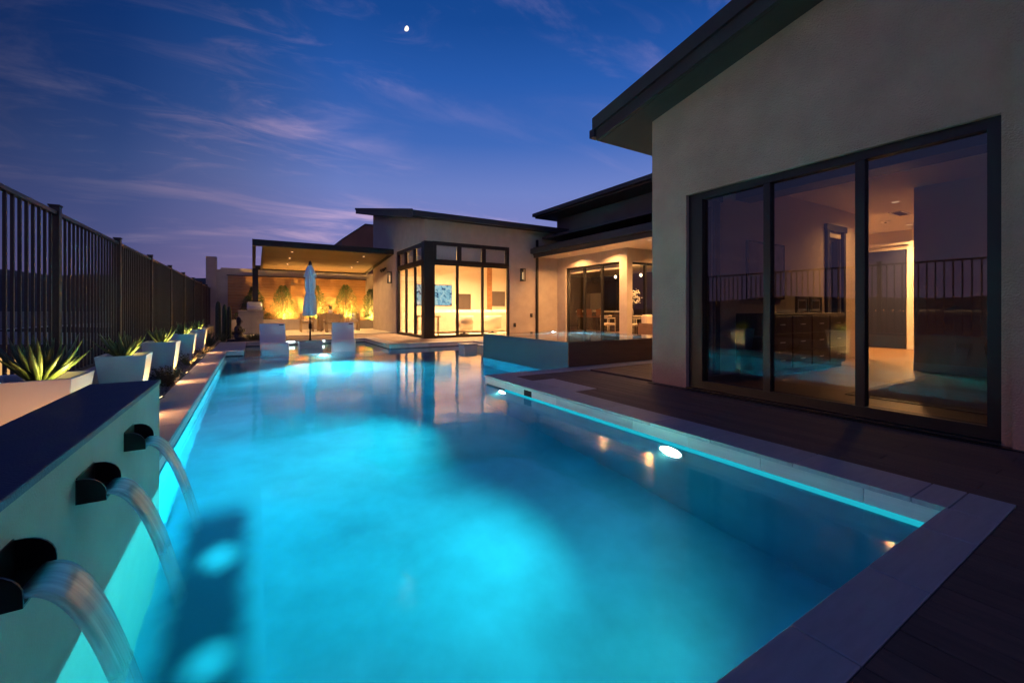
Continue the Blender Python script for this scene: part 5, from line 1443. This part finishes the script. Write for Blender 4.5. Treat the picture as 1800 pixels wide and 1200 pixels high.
# ================================================================== BEYOND THE FENCE
def neighbour(x0, x1, y0, y1, z0, h, wins, lab, slope=.5):
    t = thing('neighbour_house', lab, 'house', ((x0 + x1) / 2, (y0 + y1) / 2, z0))
    box('wall', x0, x1, y0, y1, z0 - 3, z0 + h, M['night_wall'], t)
    prof = [(x0 - .6, z0 + h), (x1 + .6, z0 + h), (x1 + .6, z0 + h + .25), ((x0 + x1) / 2, z0 + h + slope), (x0 - .6, z0 + h + .25)]
    extrude_profile('roof', prof, 'y', y0 - .6, y1 + .6, M['roof'], t)
    for (a, b, c, d, lit) in wins:
        f = boxes('window', [(a, a + .06, y0 - .05, y0 - .001, c, d), (b - .06, b, y0 - .05, y0 - .001, c, d), (a + .06, b - .06, y0 - .05, y0 - .001, d - .06, d), (a + .06, b - .06, y0 - .05, y0 - .001, c, c + .06), ((a + b) / 2 - .02, (a + b) / 2 + .02, y0 - .05, y0 - .001, c + .06, d - .06), (a + .06, b - .06, y0 - .05, y0 - .001, (c + d) / 2 - .02, (c + d) / 2 + .02)], M['frame'], t)
        box('pane', a + .06, b - .06, y0 - .02, y0 - .002, c + .06, d - .06, M['lit_window'] if lit else M['int_dark'], f)
neighbour(-16.5, -6.9, 24.0, 32, -3.6, 3.0, [(-9.2, -7.6, -2.6, -.75, 1), (-12.6, -11.0, -2.6, -1.0, 0), (-15.4, -14.0, -2.6, -1.0, 1)], 'dark neighbouring house with wide glowing windows behind the near fence')
neighbour(-14.5, -7.4, 40.0, 48, -4.2, 3.6, [(-10.4, -9.6, -2.0, -.6, 1), (-9.2, -8.1, -2.0, -.6, 1)], 'farther neighbouring house with two small lit windows behind the fence')
neighbour(-30, -20, 30.0, 42, -6.2, 3.2, [(-26, -24, -5, -3.6, 1)], 'low neighbouring house farthest to the left down the slope')
# distant town lights in the valley
rd = random.Random(11); cvs, cfs = [], []
for i in range(700):
    az_ = R(rd.uniform(-140, -62)); d = 500 + 1300 * rd.random() ** .7
    x, y = d * math.sin(az_), d * math.cos(az_); z = -4 + rd.random() * 3; s = d * .0011 * rd.uniform(.4, 1.1)
    b = len(cvs)
    for (vx, vy, vz) in oct_v: cvs.append((x + vx * s, y + vy * s, z + vz * s))
    cfs += [tuple(b + q for q in f) for f in oct_f]
tag(mesh('town_lights', cvs, cfs, M['city']), 'scattered warm lights of a distant town down in the valley', 'town lights', kind='stuff')
# moon
mo = thing('moon', 'small bright half moon high in the blue dusk sky', 'moon', MOON * 9000)
bm = bmesh.new()
c0 = MOON * 9000; rm = 44.0
rt = MOON.cross(Vector((0, 0, 1))).normalized(); upv = rt.cross(MOON)
n = 28; vs = []
ring1 = []
for i in range(n + 1):
    a = R(-90) + R(180) * i / n
    ring1.append((math.cos(a), math.sin(a)))
prof_out = [c0 + rt * (x * rm) + upv * (y * rm) for x, y in ring1]
prof_in = [c0 + rt * (x * rm * -.5) + upv * (y * rm) for x, y in ring1]
tilt = Matrix.Rotation(R(28), 3, MOON)
vv = [tilt @ (p - c0) + c0 for p in prof_out] + [tilt @ (p - c0) + c0 for p in prof_in]
front = vv + [p + MOON * 30 for p in vv]
N1 = n + 1; fs = []
for i in range(n):
    fs.append((i, i + 1, N1 + i + 1, N1 + i)); fs.append((2 * N1 + i, 3 * N1 + i, 3 * N1 + i + 1, 2 * N1 + i + 1))
mesh('lit_limb', front, fs, M['moon'], mo)

# uplit strip of stucco outside the slim bedroom window
wu = thing('wall_uplight', 'amber uplight on the stucco outside the slim bedroom window', 'garden light', (10.95, 4.5, 0))
ring('housing', (10.95, 4.5, .05), (0.2, 0, 1), .03, .042, M['black'], wu, seg=12, depth=.07)
disc('lens', (10.95, 4.5, .042), (0.2, 0, 1), .03, M['bulb'], wu, seg=12)
lamp('glow', 'SPOT', (10.95, 4.5, .06), 60, (1, .62, .22), wu, size=.03, target=(11.3, 4.6, 2.2), spot=R(120), blend=.9)
